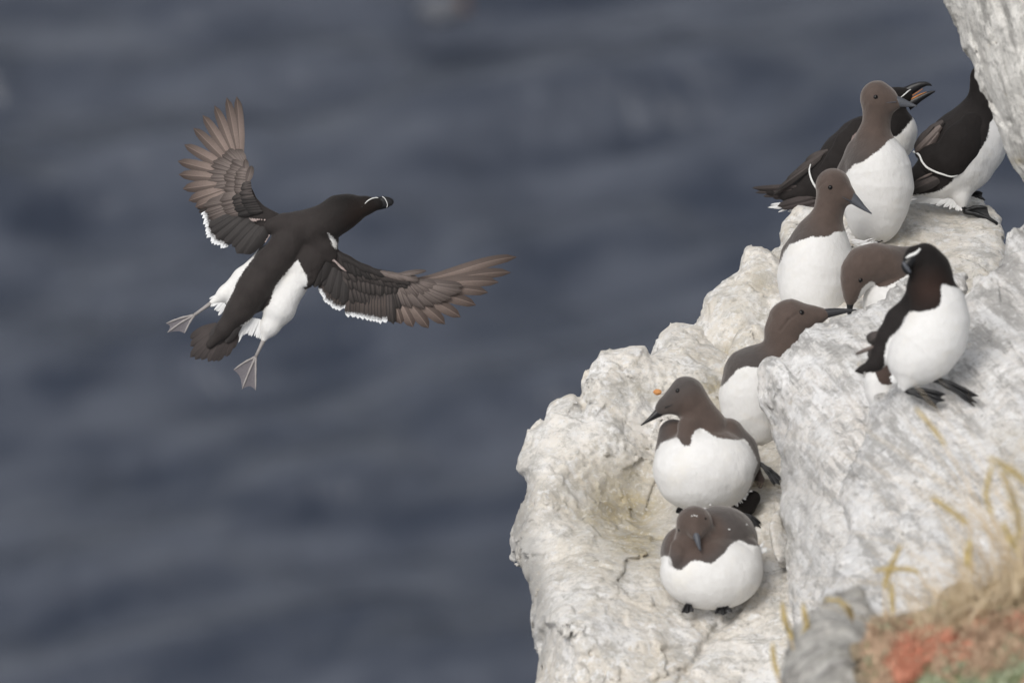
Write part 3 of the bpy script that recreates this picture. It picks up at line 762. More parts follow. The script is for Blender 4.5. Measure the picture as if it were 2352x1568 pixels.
# ================================================================== FLYING RAZORBILL
fr = frame('c1', 620, 900, 20.0)
fb = thing('razorbill', 'black and white razorbill flying over the open sea with spread wings and dangling webbed feet', 'seabird', fr.world(np.zeros(3)), None)
pr = chain(fr, [(700,705,0,80),(640,790,10,84),(560,890,12,86),(470,1010,14,88),(390,1130,12,68),(320,1215,8,44),(250,1290,4,18)], flat=None)
pr += chain(fr, [(700,700,0,76),(770,690,0,84),(845,672,-4,92),(905,632,-10,92),(955,612,-14,76),(1030,592,-18,48),(1090,583,-20,33)])
pr += chain(fr, [(700,700,0,70),(625,685,4,50),(560,690,8,42)])
pr += chain(fr, [(760,730,0,78),(830,800,6,62),(850,840,10,48)])
f2 = fr.use(*CROP['c2'])
pr += chain(f2, [(330,600,-20,150),(280,780,-40,128),(240,930,-30,108)], flat=np.array([1, 1, 2.2]))
pr += chain(fr, [(800,760,70,100),(680,860,85,110),(560,960,70,96),(470,1060,55,70)])
pr += chain(fr, [(590,780,60,30),(520,840,50,36),(420,955,40,52),(330,1035,34,42),(262,1076,30,14)])
pr += chain(fr, [(710,900,50,55),(672,990,40,66),(600,1110,34,76),(550,1200,30,48),(520,1262,28,16)])
wl = [(552,748),(500,800),(470,850),(420,920),(385,980),(368,1020),(345,1065),(318,1105),(290,1145),(240,1140),(230,1050),(400,850),(500,770),(535,735)]
wr = [(692,862),(655,905),(600,970),(572,1010),(560,1060),(545,1092),(520,1115),(490,1140),(440,1172),(400,1200),(385,1240),(385,1290),(620,1300),(740,1080),(740,950)]
wb = [(843,728),(872,750),(892,778),(886,810),(872,800),(858,765)]
blob(fb, 'body', fr, pr, M['auk_flying'], 22, .0022, body_attrs(fr, [wl, wr, wb], None, grad(fr, (950, 600), (780, 700)), lambda V: .6 * np.clip(1 - np.linalg.norm((V - fr.L(1000, 660, -20)) / fr.R(130), axis=1), 0, 1), zfree=70))
bill = bill_solid(fb, 'beak', fr, [(1075,584,34,20,-20),(1100,580,33,14,-21),(1125,576,31,11,-22),(1145,575,28,9,-22),(1160,577,22,7,-22),(1170,584,10,4,-22)], M['bill_black'])
strip(bill, 'bill_stripe', fr, [(1117,546,-29),(1130,556,-33),(1139,572,-34),(1143,588,-32),(1140,601,-27)], 1.7, M['bill_white'])
strip(fb, 'lore_stripe', fr, [(1030,583,-62,1.2),(1045,568,-60,2.6),(1065,557,-52,3.2),(1085,552,-42,3.0),(1097,553,-36,1.5)], 2.6, M['bill_white'], on=SURF[fb.name])
eye(fb, fr, 1018, 598, -64, 7)
# tail
for i, (t_, bs) in enumerate(zip([(150,1258),(152,1298),(150,1352),(172,1362),(205,1366),(238,1374),(268,1375),(295,1376),(330,1350),(358,1312),(385,1272)], polyline([(285,1185),(300,1200),(345,1200),(395,1190)], 11))):
    feather(fb, 'tail_feather', fr, bs, t_, 25, M['f_tail'], 6 + abs(i - 5) * 2.0, 8 + abs(i - 5) * 2.2, rng.normal(0, .02), .1, .9, .02)
for i, (bs, t_) in enumerate([((430,1040),(330,1230)),((450,1090),(300,1270)),((400,1130),(270,1290)),((430,1120),(330,1280)),((370,1150),(250,1260))]):
    feather(fb, 'tail_covert', fr, bs, t_, 30, M['f_ter'], -30 + i * 2, -4 - i, 0, .25, .9, .03)
# feet
foot(fb, fr, (172,1140,24), [(30,1182,20),(36,1228,18),(122,1232,20)], 6.5, M['foot_grey'], M['web_grey'], ankle=(262,1076,30))
foot(fb, fr, (480,1350,24), [(370,1415,20),(412,1512,18),(480,1518,22)], 6.5, M['foot_grey'], M['web_grey'], ankle=(522,1262,28))
# ragged thigh feathers
ragged(fb, fr, [(440,1150),(500,1160),(560,1190)], [(392,1250),(430,1235),(455,1245),(480,1252),(510,1262),(545,1258)], 26, 10, M['f_white'], 20)
ragged(fb, fr, [(430,1160),(410,1180)], [(385,1275),(400,1245)], 5, 7, M['f_white'], 12)
ragged(fb, fr, [(300,1040),(330,1090)], [(250,1068),(268,1108),(296,1138)], 16, 9, M['f_white'], 20)
ragged(fb, fr, [(552,742),(530,775)], [(508,728),(520,745)], 7, 8, M['f_pink'], 0, 'down_tuft')
ragged(fb, fr, [(700,880),(740,830)], [(655,890),(680,860),(735,810)], 12, 9, M['f_pink'], -16, 'down_tuft')

# ---- right wing (sketch c2)
f2 = fr.use(*CROP['c2'])
wing = blob(fb, 'wing', f2, chain(f2, [(330,720,10,110),(470,760,16,100),(600,820,20,85),(800,900,24,62),(1000,950,28,45),(1180,960,32,28)], flat=np.array([1, 1, 2.6])), M['auk_flying'], 40, .0022, {'tone': .8})
tips = [(1112,1385),(1215,1420),(1355,1440),(1505,1416),(1650,1368),(1800,1275),(1922,1178),(2030,1103),(2150,1038),(2225,915)]
bas = [(1030,1040),(1060,1030),(1090,1020),(1120,1010),(1150,1000),(1175,995),(1190,990),(1200,985),(1210,980),(1215,975)]
for i, (b_, t_) in enumerate(zip(bas, tips)):
    feather(wing, 'primary_feather', f2, b_, t_, 66 - i * 1.4, M['f_prim'], 30 + i * 2.2, 70 + i * 9 + (60 if i > 7 else 0), -.05 - .012 * i, .12, .85, .02)
st = [(650,1318),(700,1325),(750,1326),(800,1345),(850,1355),(900,1362),(945,1372),(990,1366),(1030,1368),(1075,1378)]
for i, (b_, t_) in enumerate(zip(polyline([(660,1000),(1030,1030)], 15), polyline(st, 15) + rng.normal(0, 5, (15, 2)))):
    feather(wing, 'secondary_feather', f2, b_, t_, 38, M['f_sec'] if i < 13 else M['f_cov'], 30 - i * .6, 52 - i * .8, .05 + rng.normal(0, .01), .16, .8, .02)
tt = [(395,1085),(420,1140),(445,1180),(480,1212),(515,1240),(550,1262),(585,1258),(618,1240)]
for i, (b_, t_) in enumerate(zip(polyline([(450,860),(640,980)], 12), polyline(tt, 12) + rng.normal(0, 5, (12, 2)))):
    feather(wing, 'tertial_feather', f2, b_, t_, 40, M['f_sec'], 10 + i * 1.5, 30 + i * 2, .06, .16, .5, .02)
for i, (b_, t_, w) in enumerate([((470,740),(400,1020),95),((520,780),(455,1090),85),((560,820),(520,1150),80),((610,860),(590,1190),75)]):
    feather(wing, 'tertial_feather', f2, b_, t_, w, M['f_ter'], -4 + 5 * i, 4 + 7 * i, .0, .22, .9, .05)
for i, (b_, t_, w) in enumerate([((330,600),(165,985),75),((350,640),(235,1062),80),((400,660),(325,1040),80),((430,640),(385,985),85),((350,560),(200,930),80),((420,560),(330,960),90)]):
    feather(wing, 'scapular_feather', f2, b_, t_, w, M['f_ter'], -60 + 6 * i, -20 - 10 * (i > 3), .0, .3, 1.0, .05)
row(wing, 'greater_covert', f2, [(640,980),(1060,960)], [(700,1185),(800,1190),(960,1260),(1115,1252)], 13, 34, M['f_cov'], 12, 30, .8, jit=8)
row(wing, 'primary_covert', f2, [(1080,960),(1230,975)], [(1175,1225),(1290,1242),(1400,1228),(1500,1190),(1610,1135),(1700,1080),(1720,1030)], 12, 40, M['f_covb'], 14, 42, .6, jit=8)
row(wing, 'median_covert', f2, [(600,900),(1080,930)], [(650,1050),(830,1110),(960,1122),(1070,1100)], 12, 36, M['f_cov'], -6, 10, .9, jit=8)
row(wing, 'median_covert', f2, [(1090,930),(1250,970)], [(1180,1120),(1290,1150),(1390,1085),(1500,1020)], 8, 34, M['f_covb'], 2, 26, .8, jit=8)
row(wing, 'lesser_covert', f2, [(580,830),(1080,910)], [(640,980),(840,1000),(930,1025),(1050,1040),(1180,1052)], 14, 32, M['f_cov'], -22, -6, .9, jit=8)
row(wing, 'marginal_covert', f2, [(560,750),(860,860),(1080,905)], [(600,880),(760,960),(900,975),(1060,990),(1220,1005)], 15, 30, lambda i, n: M['f_shaded'] if i < 7 else M['f_cov'], -38, -22, .9, jit=8)
row(wing, 'marginal_covert', f2, [(540,715),(700,800),(900,880),(1080,912)], [(620,800),(800,885),(960,935),(1130,955),(1300,980)], 14, 26, lambda i, n: M['f_shaded'] if i < 9 else M['f_covb'], -44, -34, .9, jit=5)
feather(wing, 'alula_feather', f2, (1050,925), (1372,903), 26, M['f_covb'], -20, -60, -.06, .1, 1.2)
feather(wing, 'alula_feather', f2, (1060,930), (1290,965), 34, M['f_covb'], -24, -26, -.03, .1, .9)
ragged(wing, f2, [(470,740),(540,830)], [(500,800),(570,850),(620,880)], 7, 9, M['f_pink'], -46, 'down_tuft')
# ---- left wing (sketch cL)
f3 = fr.use(*CROP['cL'])
wing = blob(fb, 'wing', f3, chain(f3, [(960,1260,10,110),(880,1210,14,95),(800,1120,18,75),(735,1000,22,62),(700,880,26,50),(700,760,30,34)], flat=np.array([1, 1, 2.6])), M['auk_flying'], 40, .0022, {'tone': .8})
tips = [(604,78),(515,92),(408,170),(303,262),(222,382),(142,538),(84,690),(96,812),(134,942),(188,1050),(250,1108)]
bas = [(690,740),(682,752),(675,765),(668,780),(662,796),(656,812),(652,830),(650,850),(652,872),(655,900),(660,930)]
for i, (b_, t_) in enumerate(zip(bas, tips)):
    feather(wing, 'primary_feather', f3, b_, t_, 46 + i * 1.4, M['f_prim'], 50 - i * 2.0, 110 - i * 8, .05 - .006 * i, .12, .9, .02, twist=.0)
feather(wing, 'primary_feather', f3, (694,740), (628,100), 34, M['f_prim'], 54, 118, .04, .12, .6, .02)
stl = [(255,1120),(290,1160),(308,1210),(322,1262),(335,1330),(355,1390),(390,1435),(430,1462),(465,1482),(492,1490),(512,1462)]
for i, (b_, t_) in enumerate(zip(polyline([(620,960),(720,1200)], 17), polyline(stl, 17) + rng.normal(0, 5, (17, 2)))):
    feather(wing, 'secondary_feather', f3, b_, t_, 40, M['f_sec'] if i > 1 else M['f_cov'], 30 - i * .8, 46 - i * .9, -.05 + rng.normal(0, .01), .16, .8, .02)
for i, (b_, t_, w) in enumerate([((700,1130),(375,1300),60),((720,1150),(400,1350),60),((740,1170),(450,1410),65),((800,1200),(530,1450),70),((850,1230),(600,1480),80),((880,1250),(640,1545),80),((920,1260),(710,1550),85),((930,1250),(780,1500),85)]):
    feather(wing, 'tertial_feather', f3, b_, t_, w, M['f_ter'], 12 - 4 * i, 20 - 3 * i, .0, .22, .9, .05)
row(wing, 'primary_covert', f3, [(725,700),(700,800),(690,900)], [(665,560),(560,565),(515,605),(450,668),(385,740),(365,850),(370,930),(430,985)], 14, 36, M['f_covb'], 30, 46, .55, order=-1, jit=8)
row(wing, 'greater_covert', f3, [(720,960),(760,1130)], [(400,1040),(330,1120),(400,1230),(450,1290)], 12, 36, M['f_covb'], 10, 26, .8, order=-1, jit=9)
row(wing, 'median_covert', f3, [(745,760),(740,980)], [(600,690),(560,740),(520,860),(520,960)], 11, 32, M['f_covb'], 6, 20, .8, order=-1, jit=9)
row(wing, 'median_covert', f3, [(740,960),(800,1130)], [(500,1010),(480,1100),(560,1200)], 11, 32, M['f_covb'], -4, 10, .8, order=-1, jit=9)
row(wing, 'lesser_covert', f3, [(765,780),(750,980)], [(660,770),(620,850),(620,970)], 9, 28, M['f_covb'], -14, -4, .9, order=-1, jit=9)
row(wing, 'lesser_covert', f3, [(770,960),(860,1140)], [(610,1010),(590,1090),(660,1190)], 11, 28, lambda i, n: M['f_shaded'] if i > 6 else M['f_cov'], -20, -8, .9, order=-1, jit=9)
row(wing, 'marginal_covert', f3, [(775,880),(790,990),(880,1150)], [(690,900),(670,1010),(730,1160)], 12, 26, lambda i, n: M['f_shaded'] if i > 5 else M['f_cov'], -34, -24, .9, order=-1, jit=7)
feather(wing, 'alula_feather', f3, (735,900), (775,722), 34, M['f_covb'], -20, -30, .04, .1, 1.0)
feather(wing, 'alula_feather', f3, (725,880), (715,660), 32, M['f_covb'], -6, -10, .04, .1, 1.0)
ragged(wing, f3, [(760,1215),(900,1225)], [(790,1250),(900,1240)], 7, 9, M['f_pink'], -46, 'down_tuft')

# ================================================================== STANDING BIRDS
def murre_beak(root, fr, pts, mat='bill', z=0.0, gape=None):
    b_ = bill_solid(root, 'beak', fr, pts, M[mat], z)
    if gape: strip(b_, 'gape_line', fr, gape, 2.0, M['bill_black'])
    return b_
# --- tall guillemot (c3)
fr = frame('c3', 1090, 1480, 20.0)
o = thing('guillemot', 'tallest upright brown headed guillemot on the flat topped rock, grey bill pointing right', 'seabird', fr.world(np.zeros(3)), G_MURRE)
pr = chain(fr, [(1095,362,0,131),(1160,385,-14,96),(1115,382,0,118),(1110,420,-4,116),(1098,500,0,103),(1088,590,6,106),(1070,680,14,130),(1075,790,30,185),(1095,930,40,265),(1105,1080,45,278),(1095,1220,45,250),(1075,1330,45,215)])
pr += chain(fr, [(1120,380,-10,118),(1210,412,-42,56),(1262,418,-54,30)])
pr += chain(fr, [(960,800,70,110),(900,980,100,120),(880,1200,110,110)])
W = [(1249,672),(1225,690),(1180,712),(1150,748),(1100,792),(1040,835),(980,880),(905,905),(850,965),(800,1100),(700,1300),(700,1600),(1500,1600),(1500,800),(1330,640)]
G = ((fr.L(985,465,-105), fr.L(1010,410,-120), fr.R(10), .0012),)
blob(o, 'body', fr, pr, M['murre'], 45, .0022, body_attrs(fr, [W], 190, grad(fr, (1050, 640), (900, 860))), G)
murre_beak(o, fr, [(1238,400,50,36,-54),(1272,403,42,30,-62),(1318,414,30,20,-70),(1365,426,17,11,-78),(1415,437,4,3,-86)], 'bill_grey')
strip(o, 'gape_line', fr, [(1152,412,-108,1.5),(1200,408,-96,4),(1245,403,-86,5)], 3, M['bill_grey'], on=SURF[o.name])
eye(o, fr, 1080, 366, -120, 27)
foot(o, fr, (1215,1380,60), [(1240,1365,20),(1262,1362,20),(1258,1400,10)], 9, M['foot_black'], M['foot_black'])
foot(o, fr, (1090,1505,0), [(1050,1520,-60),(1100,1530,-70),(1140,1515,-60)], 10, M['foot_black'], M['foot_black'])
ragged(o, fr, [(900,735),(955,700)], [(905,672),(930,640),(985,632)], 7, 20, M['f_pink'], 30)
# --- second guillemot (c4)
fr = frame('c4', 880, 780, 19.72)
o = thing('guillemot', 'upright guillemot in front of the tallest one, dark bill pointing down to the right', 'seabird', fr.world(np.zeros(3)), G_MURRE)
pr = chain(fr, [(1043,-300,0,137),(1050,-230,-2,124),(1022,-160,0,108),(1008,-90,4,106),(985,-20,12,120),(955,60,26,165),(935,180,40,235),(925,320,46,285),(905,480,50,282),(890,640,50,240)])
pr += chain(fr, [(1060,-280,-8,118),(1145,-225,-48,66),(1188,-200,-62,36)])
pr += chain(fr, [(900,60,60,70),(740,240,70,90),(700,400,80,90)])
W = [(1160,30),(1143,52),(1100,62),(1060,62),(1030,80),(1000,98),(965,103),(940,99),(905,108),(870,97),(825,118),(780,130),(740,150),(700,160),(675,200),(660,215),(640,270),(622,315),(560,340),(500,900),(1400,900),(1400,0),(1250,0)]
G = ((fr.L(930,-290,-105), fr.L(985,-335,-118), fr.R(10), .0012),)
blob(o, 'body', fr, pr, M['murre'], 45, .0022, body_attrs(fr, [W], 190, grad(fr, (960, -20), (760, 130))), G)
murre_beak(o, fr, [(1150,-225,50,36,-62),(1188,-202,46,32,-76),(1228,-170,35,22,-84),(1275,-128,21,12,-92),(1342,-78,4,3,-104)], 'bill_grey')
strip(o, 'gape_line', fr, [(1108,-210,-104,1.5),(1145,-192,-98,4),(1180,-175,-92,5)], 3, M['bill_grey'], on=SURF[o.name])
eye(o, fr, 1018, -284, -122, 24)
foot(o, fr, (900,840,30), [(850,850,-30),(900,870,-40),(940,850,-30)], 12, M['foot_black'], M['foot_black'])
ragged(o, fr, [(1180,120),(1250,190)], [(1330,138),(1395,118),(1385,150)], 9, 5, M['f_white'], 40)
# --- bowed guillemot (c4)
fr = frame('c4', 1500, 860, 19.5)
o = thing('guillemot', 'guillemot arching its neck with its bill pointed straight down behind the rock ridge', 'seabird', fr.world(np.zeros(3)), G_MURRE)
pr = chain(fr, [(1700,330,60,150),(1600,335,30,150),(1480,320,0,150),(1380,312,-20,158),(1290,335,-34,155),(1235,385,-44,132),(1212,450,-50,108),(1196,510,-54,82),(1180,570,-56,52),(1172,612,-58,30)])
pr += chain(fr, [(1650,480,80,200),(1560,620,90,270),(1540,780,90,260)])
W = [(1300,470),(1340,448),(1360,455),(1375,480),(1400,492),(1440,496),(1470,485),(1500,468),(1530,455),(1560,440),(1600,415),(1650,380),(1800,330),(2000,400),(2000,1100),(1100,1100),(1150,800),(1205,690),(1222,620),(1250,545),(1270,500)]
blob(o, 'body', fr, pr, M['murre'], 35, .0022, body_attrs(fr, [W], 260, grad(fr, (1480, 250), (1620, 200)), lambda V: .7 * np.clip(1 - np.linalg.norm((V - fr.L(1330, 470, -40)) / fr.R(160), axis=1), 0, 1)))
murre_beak(o, fr, [(1182,590,34,24,-58),(1174,630,28,18,-62),(1170,680,20,12,-66),(1162,745,6,4,-70)], 'bill_black')
eye(o, fr, 1252, 440, -152, 22)
# --- guillemot with level bill (c4)
fr = frame('c4', 440, 1700, 19.25)
o = thing('guillemot', 'guillemot seen in profile with its long dark bill level, half hidden by the rock ridge', 'seabird', fr.world(np.zeros(3)), G_MURRE)
pr = chain(fr, [(890,722,-22,60),(1010,700,-30,26)])
pr += chain(fr, [(700,762,0,172),(665,850,4,156),(655,930,8,140),(615,1020,20,132),(525,1120,36,185),(440,1200,50,250),(415,1350,56,258),(420,1500,56,232),(450,1580,56,180)])
pr += chain(fr, [(740,745,-6,150),(830,735,-16,98),(890,722,-22,62),(940,712,-26,44)])
W = [(520,1126),(480,1120),(430,1124),(380,1116),(340,1118),(310,1130),(280,1150),(255,1185),(230,1205),(200,1245),(165,1275),(60,1310),(60,1900),(900,1900),(900,1126)]
G = ((fr.L(752,708,-130), fr.L(690,750,-150), fr.R(11), .0016), (fr.L(690,750,-150), fr.L(625,838,-138), fr.R(11), .0016))
blob(o, 'body', fr, pr, M['murre'], 45, .0022, body_attrs(fr, [W], 190, grad(fr, (620, 980), (440, 1060))), G)
bk = murre_beak(o, fr, [(900,712,44,36,-30),(950,706,40,32,-32),(1000,699,38,28,-36),(1060,689,31,21,-38),(1140,680,19,13,-42),(1224,673,4,3,-46)], 'bill')
strip(bk, 'gape_line', fr, [(880,738,-62,3),(960,712,-58,4),(1050,692,-54,4),(1140,682,-50,2)], 3, M['bill_grey'])
eye(o, fr, 790, 696, -128, 28)
foot(o, fr, (690,1660,0), [(660,1700,-60),(700,1710,-70),(740,1700,-60)], 14, M['foot_black'], M['foot_black'])
# --- guillemot facing left (c5)
fr = frame('c5', 470, 900, 18.93)
o = thing('guillemot', 'guillemot sitting on the ledge with its head turned left and black bill slightly lowered', 'seabird', fr.world(np.zeros(3)), G_MURRE)
pr = ell(fr, 465, 670, 20, 302, 245, 260) + ell(fr, 455, 780, 20, 240, 135, 210)
pr += chain(fr, [(362,252,-10,109),(400,310,-4,98),(440,375,4,100),(470,430,18,112),(480,520,50,150)])
pr += chain(fr, [(372,430,-80,64),(360,505,-110,56)])
pr += chain(fr, [(350,255,-14,104),(285,285,-30,66),(232,310,-40,40),(212,325,-44,30)])
pr += chain(fr, [(285,470,80,85),(270,560,60,90)]) + chain(fr, [(600,480,80,100),(670,560,80,92),(700,640,80,90)])
W = [(172,592),(190,560),(215,522),(255,505),(300,489),(316,500),(325,525),(345,537),(374,537),(386,515),(388,480),(408,452),(432,438),(455,442),(482,460),(510,480),(545,492),(600,500),(650,506),(692,500),(712,520),(735,560),(755,600),(772,640),(748,700),(735,760),(700,840),(640,890),(620,960),(300,1000),(100,900),(100,620)]
blob(o, 'body', fr, pr, M['murre'], 34, .0022, body_attrs(fr, [W], 110, radial(fr, 450, 410, -30, 165, 260), lambda V: .5 * np.clip(1 - np.linalg.norm((V - fr.L(350, 350, -60)) / fr.R(90), axis=1), 0, 1)))
murre_beak(o, fr, [(238,322,34,22,-42),(215,335,31,18,-46),(185,358,23,13,-50),(150,384,14,8,-56),(97,421,3,3,-64)], 'bill_black')
strip(o, 'gape_line', fr, [(280,300,-84,1.5),(262,308,-80,3),(236,318,-70,4)], 3, M['bill_black'], on=SURF[o.name])
eye(o, fr, 309, 222, -108, 17)
blob(o, 'wing', fr, chain(fr, [(660,520,110,60),(730,640,110,52),(785,740,90,30),(788,775,80,16)], flat=np.array([1, 1, 1.4])), M['murre'], 20, .0022, {'tone': .9, 'white': -5.0, 'rust': .6})
blob(o, 'tail', fr, chain(fr, [(640,840,60,60),(700,860,60,62),(745,840,50,40),(720,900,50,40)]), M['auk'], 20, .0022, {'tone': .0, 'white': -5.0})
foot(o, fr, (785,640,70), [(915,735,30),(905,768,26),(870,772,22)], 10, M['foot_black'], M['foot_black'])
foot(o, fr, (690,925,40), [(790,985,10),(788,1012,6),(755,1008,4)], 10, M['foot_black'], M['foot_black'])
foot(o, fr, (320,900,40), [(300,925,0),(325,935,-5),(345,925,0)], 9, M['foot_black'], M['foot_black'])
ragged(o, fr, [(640,860),(720,800)], [(650,890),(700,850),(735,790)], 14, 5, M['f_white'], -14)
# --- lowest guillemot (c5)
fr = frame('c5', 500, 1480, 18.6)
o = thing('guillemot', 'lowest guillemot crouching on the ledge and facing the camera with its bill tucked down', 'seabird', fr.world(np.zeros(3)), G_MURRE)
pr = ell(fr, 505, 1265, 0, 300, 222, 240) + ell(fr, 560, 1090, 135, 214, 206, 230) + ell(fr, 345, 1160, 60, 138, 158, 150)
pr += ell(fr, 404, 985, -84, 103, 103, 108) + chain(fr, [(405,1030,-60,105),(400,1110,-60,112),(400,1150,-70,96)])
pr += chain(fr, [(312,1120,-110,50),(308,1185,-140,56)]) + chain(fr, [(500,1060,-50,60),(480,1140,-80,70)])
pr += chain(fr, [(408,1000,-124,80),(411,1030,-166,44),(413,1046,-186,26)])
pr += chain(fr, [(560,1150,0,100),(680,1170,20,110),(720,1230,30,80)])
W = [(212,1182),(235,1172),(258,1175),(268,1195),(275,1225),(290,1243),(308,1249),(330,1246),(350,1228),(378,1203),(405,1194),(430,1197),(460,1204),(498,1213),(520,1198),(548,1175),(575,1150),(602,1112),(630,1092),(660,1080),(690,1090),(712,1105),(750,1112),(775,1118),(850,1100),(900,1200),(800,1600),(200,1600),(120,1250)]
blob(o, 'body', fr, pr, M['murre'], 17, .0022, body_attrs(fr, [W], 130, radial(fr, 405, 1060, -90, 150, 215), lambda V: .45 * np.clip(1 - np.linalg.norm((V - fr.L(430, 1120, -150)) / fr.R(120), axis=1), 0, 1)))
murre_beak(o, fr, [(411,1036,22,22,-192),(415,1060,20,18,-208),(423,1096,14,12,-222),(436,1138,5,4,-230)], 'bill_grey')
eye(o, fr, 462, 957, -148, 13)
eye(o, fr, 318, 1022, -132, 12)
foot(o, fr, (370,1445,-60), [(330,1498,-110),(362,1502,-120),(398,1492,-112)], 11, M['foot_black'], M['foot_black'])
foot(o, fr, (565,1455,-60), [(520,1502,-110),(570,1512,-120),(622,1494,-112)], 11, M['foot_black'], M['foot_black'])
for (x_, y_) in [(388,940),(402,936),(414,940),(500,882),(604,1018),(705,992),(470,900)]:
    z_ = snap(fr, SURF[o.name], x_, y_)
    strip(o, 'fleck', fr, [(x_ - 3, y_, z_), (x_ + 1, y_ + 1, z_ - 2), (x_ + 4, y_ + 2, z_)], 4, M['white_plume'], 6)
ragged(o, fr, [(790,1160),(770,1120)], [(815,1145),(825,1120),(780,1105)], 6, 10, M['f_white'], 30)
# --- guillemot hidden in the crevice (c4)
fr = frame('c4', 1400, 1420, 18.42)
o = thing('guillemot', 'white breast of a guillemot hidden in the crevice under the tail of the foreground razorbill', 'seabird', fr.world(np.zeros(3)), G_MURRE)
pr = chain(fr, [(1440,1130,40,90),(1420,1240,30,125),(1420,1330,30,120),(1420,1430,40,80)])
W = [(1250,1150),(1370,1165),(1385,1205),(1405,1245),(1440,1262),(1480,1258),(1530,1240),(1700,1300),(1700,1600),(1200,1600)]
blob(o, 'body', fr, pr, M['murre'], 30, .0026, body_attrs(fr, [W], 100, .2, .6))

# --- open billed razorbill behind (c3)
fr = frame('c3', 800, 1250, 20.45)
o = thing('razorbill', 'razorbill behind the tallest guillemot with its orange lined bill open', 'seabird', fr.world(np.zeros(3)), G_AUK)
pr = chain(fr, [(1180,410,0,118),(1190,480,4,130),(1170,590,14,160),(1120,690,20,215),(1010,780,26,262),(880,890,30,252),(760,990,30,215),(620,1060,30,155),(500,1110,28,95),(380,1140,24,50),(250,1120,16,24),(120,1085,8,10)])
pr += chain(fr, [(1190,400,-4,112),(1270,365,-14,72),(1320,350,-18,56)])
pr += chain(fr, [(1180,640,0,170),(1236,640,0,178),(1240,700,6,165)])
W1 = [(1388,505),(1375,540),(1350,570),(1320,605),(1290,640),(1262,667),(1200,700),(1200,900),(1500,900),(1500,500)]
W2 = [(230,1225),(300,1222),(370,1240),(470,1268),(560,1262),(620,1240),(700,1240),(700,1400),(200,1400)]
blob(o, 'body', fr, pr, M['auk'], 40, .0022, body_attrs(fr, [W1, W2], None, grad(fr, (1100, 560), (1000, 650)), zfree=170))
up = bill_solid(o, 'beak', fr, [(1290,335,46,22,-18),(1340,318,42,18,-22),(1390,290,38,15,-26),(1440,266,28,12,-30),(1490,256,17,9,-33),(1520,264,9,6,-36),(1532,274,3,3,-37)], M['bill_black'])
lo_ = bill_solid(o, 'beak', fr, [(1340,430,44,20,-18),(1390,400,36,17,-22),(1440,370,26,14,-26),(1500,338,20,10,-30),(1540,322,11,6,-33),(1562,315,3,3,-35)], M['bill_black'])
strip(lo_, 'mouth_lining', fr, [(1335,398,-30,6),(1390,368,-32,7),(1440,342,-34,5),(1490,322,-34,2)], 5, M['mouth'])
strip(up, 'mouth_lining', fr, [(1350,368,-24,4),(1410,330,-28,4),(1460,296,-30,2)], 4, M['mouth'])
strip(o, 'lore_stripe', fr, [(1283,366,-62,2),(1310,345,-62,5),(1345,315,-56,5),(1378,294,-46,3)], 5, M['bill_white'], on=lambda P, f_=SURF[o.name]: f_(P) - .0015)
wg = blob(o, 'wing', fr, chain(fr, [(960,640,-150,110),(880,760,-180,125),(790,900,-150,120),(700,980,-110,90),(620,980,-80,50)], flat=np.array([1, 1, 1.6])), M['auk'], 40, .0024, {'tone': 1.0, 'white': -5})
strip(wg, 'wing_bar', fr, [(560,900,-130,4),(550,950,-140,6),(562,1010,-150,8),(585,1060,-155,9),(615,1105,-150,8)], 7, M['wingline'])
for i, (b_, t_, w) in enumerate([((640,860),(272,1158),22),((650,840),(300,1120),24),((660,820),(370,1040),26),((680,800),(440,980),30),((700,790),(520,890),34)]):
    feather(wg, 'primary_feather', fr, b_, t_, w, M['f_cov'], -120 - i * 3, -60 - i * 10, .03, .2, 1.2)
for i, (b_, t_, w) in enumerate([((500,1080),(92,1072),22),((520,1100),(118,1108),20),((520,1120),(180,1140),22),((520,1130),(262,1160),24)]):
    feather(o, 'tail_feather', fr, b_, t_, w, M['f_tail'], -60 + i * 8, 0 + i * 6, -.04, .2, 1.2)
for i, (b_, t_, w) in enumerate([((620,1150),(300,1246),32),((620,1190),(330,1262),30),((640,1220),(440,1268),26)]):
    feather(o, 'tail_feather', fr, b_, t_, w, M['f_tail'], -90 + i * 5, -40, .03, .2, .9)
ragged(o, fr, [(430,1200),(520,1240)], [(222,1215),(232,1232),(290,1250),(330,1268),(450,1282)], 14, 13, M['f_white'], 10)
foot(o, fr, (800,1300,20), [(770,1320,-30),(810,1330,-40),(850,1320,-30)], 12, M['foot_black'], M['foot_black'])
# --- razorbill with hidden head (c3)
fr = frame('c3', 1750, 1270, 20.2)
o = thing('razorbill', 'razorbill at the top right whose head is hidden behind the grey rock buttress', 'seabird', fr.world(np.zeros(3)), G_AUK)
pr = chain(fr, [(1955,205,0,116),(1970,300,4,125),(1965,400,10,140),(1945,500,18,185),(1900,610,26,240),(1810,740,34,292),(1720,860,38,280),(1620,960,40,215),(1500,1020,40,150),(1380,1060,40,95)])
pr += chain(fr, [(1965,560,0,165),(1985,660,0,172),(1940,780,0,168),(1860,920,10,160),(1780,1030,16,130)])
pr += chain(fr, [(1760,1080,-10,100),(1770,1160,-10,66),(1778,1215,-10,40)]) + chain(fr, [(1600,1100,20,90),(1480,1150,30,40)])
W = [(2050,518),(2018,535),(1992,570),(1980,620),(1972,680),(1950,725),(1920,772),(1875,812),(1852,835),(1845,870),(1820,905),(1790,945),(1768,965),(1730,992),(1700,1012),(1688,1040),(1650,1070),(1600,1105),(1560,1122),(1480,1138),(1380,1143),(1300,1150),(1300,1400),(2400,1400),(2400,400),(2100,480)]
blob(o, 'body', fr, pr, M['auk'], 40, .0022, body_attrs(fr, [W], 190, grad(fr, (1930, 420), (1850, 520))))
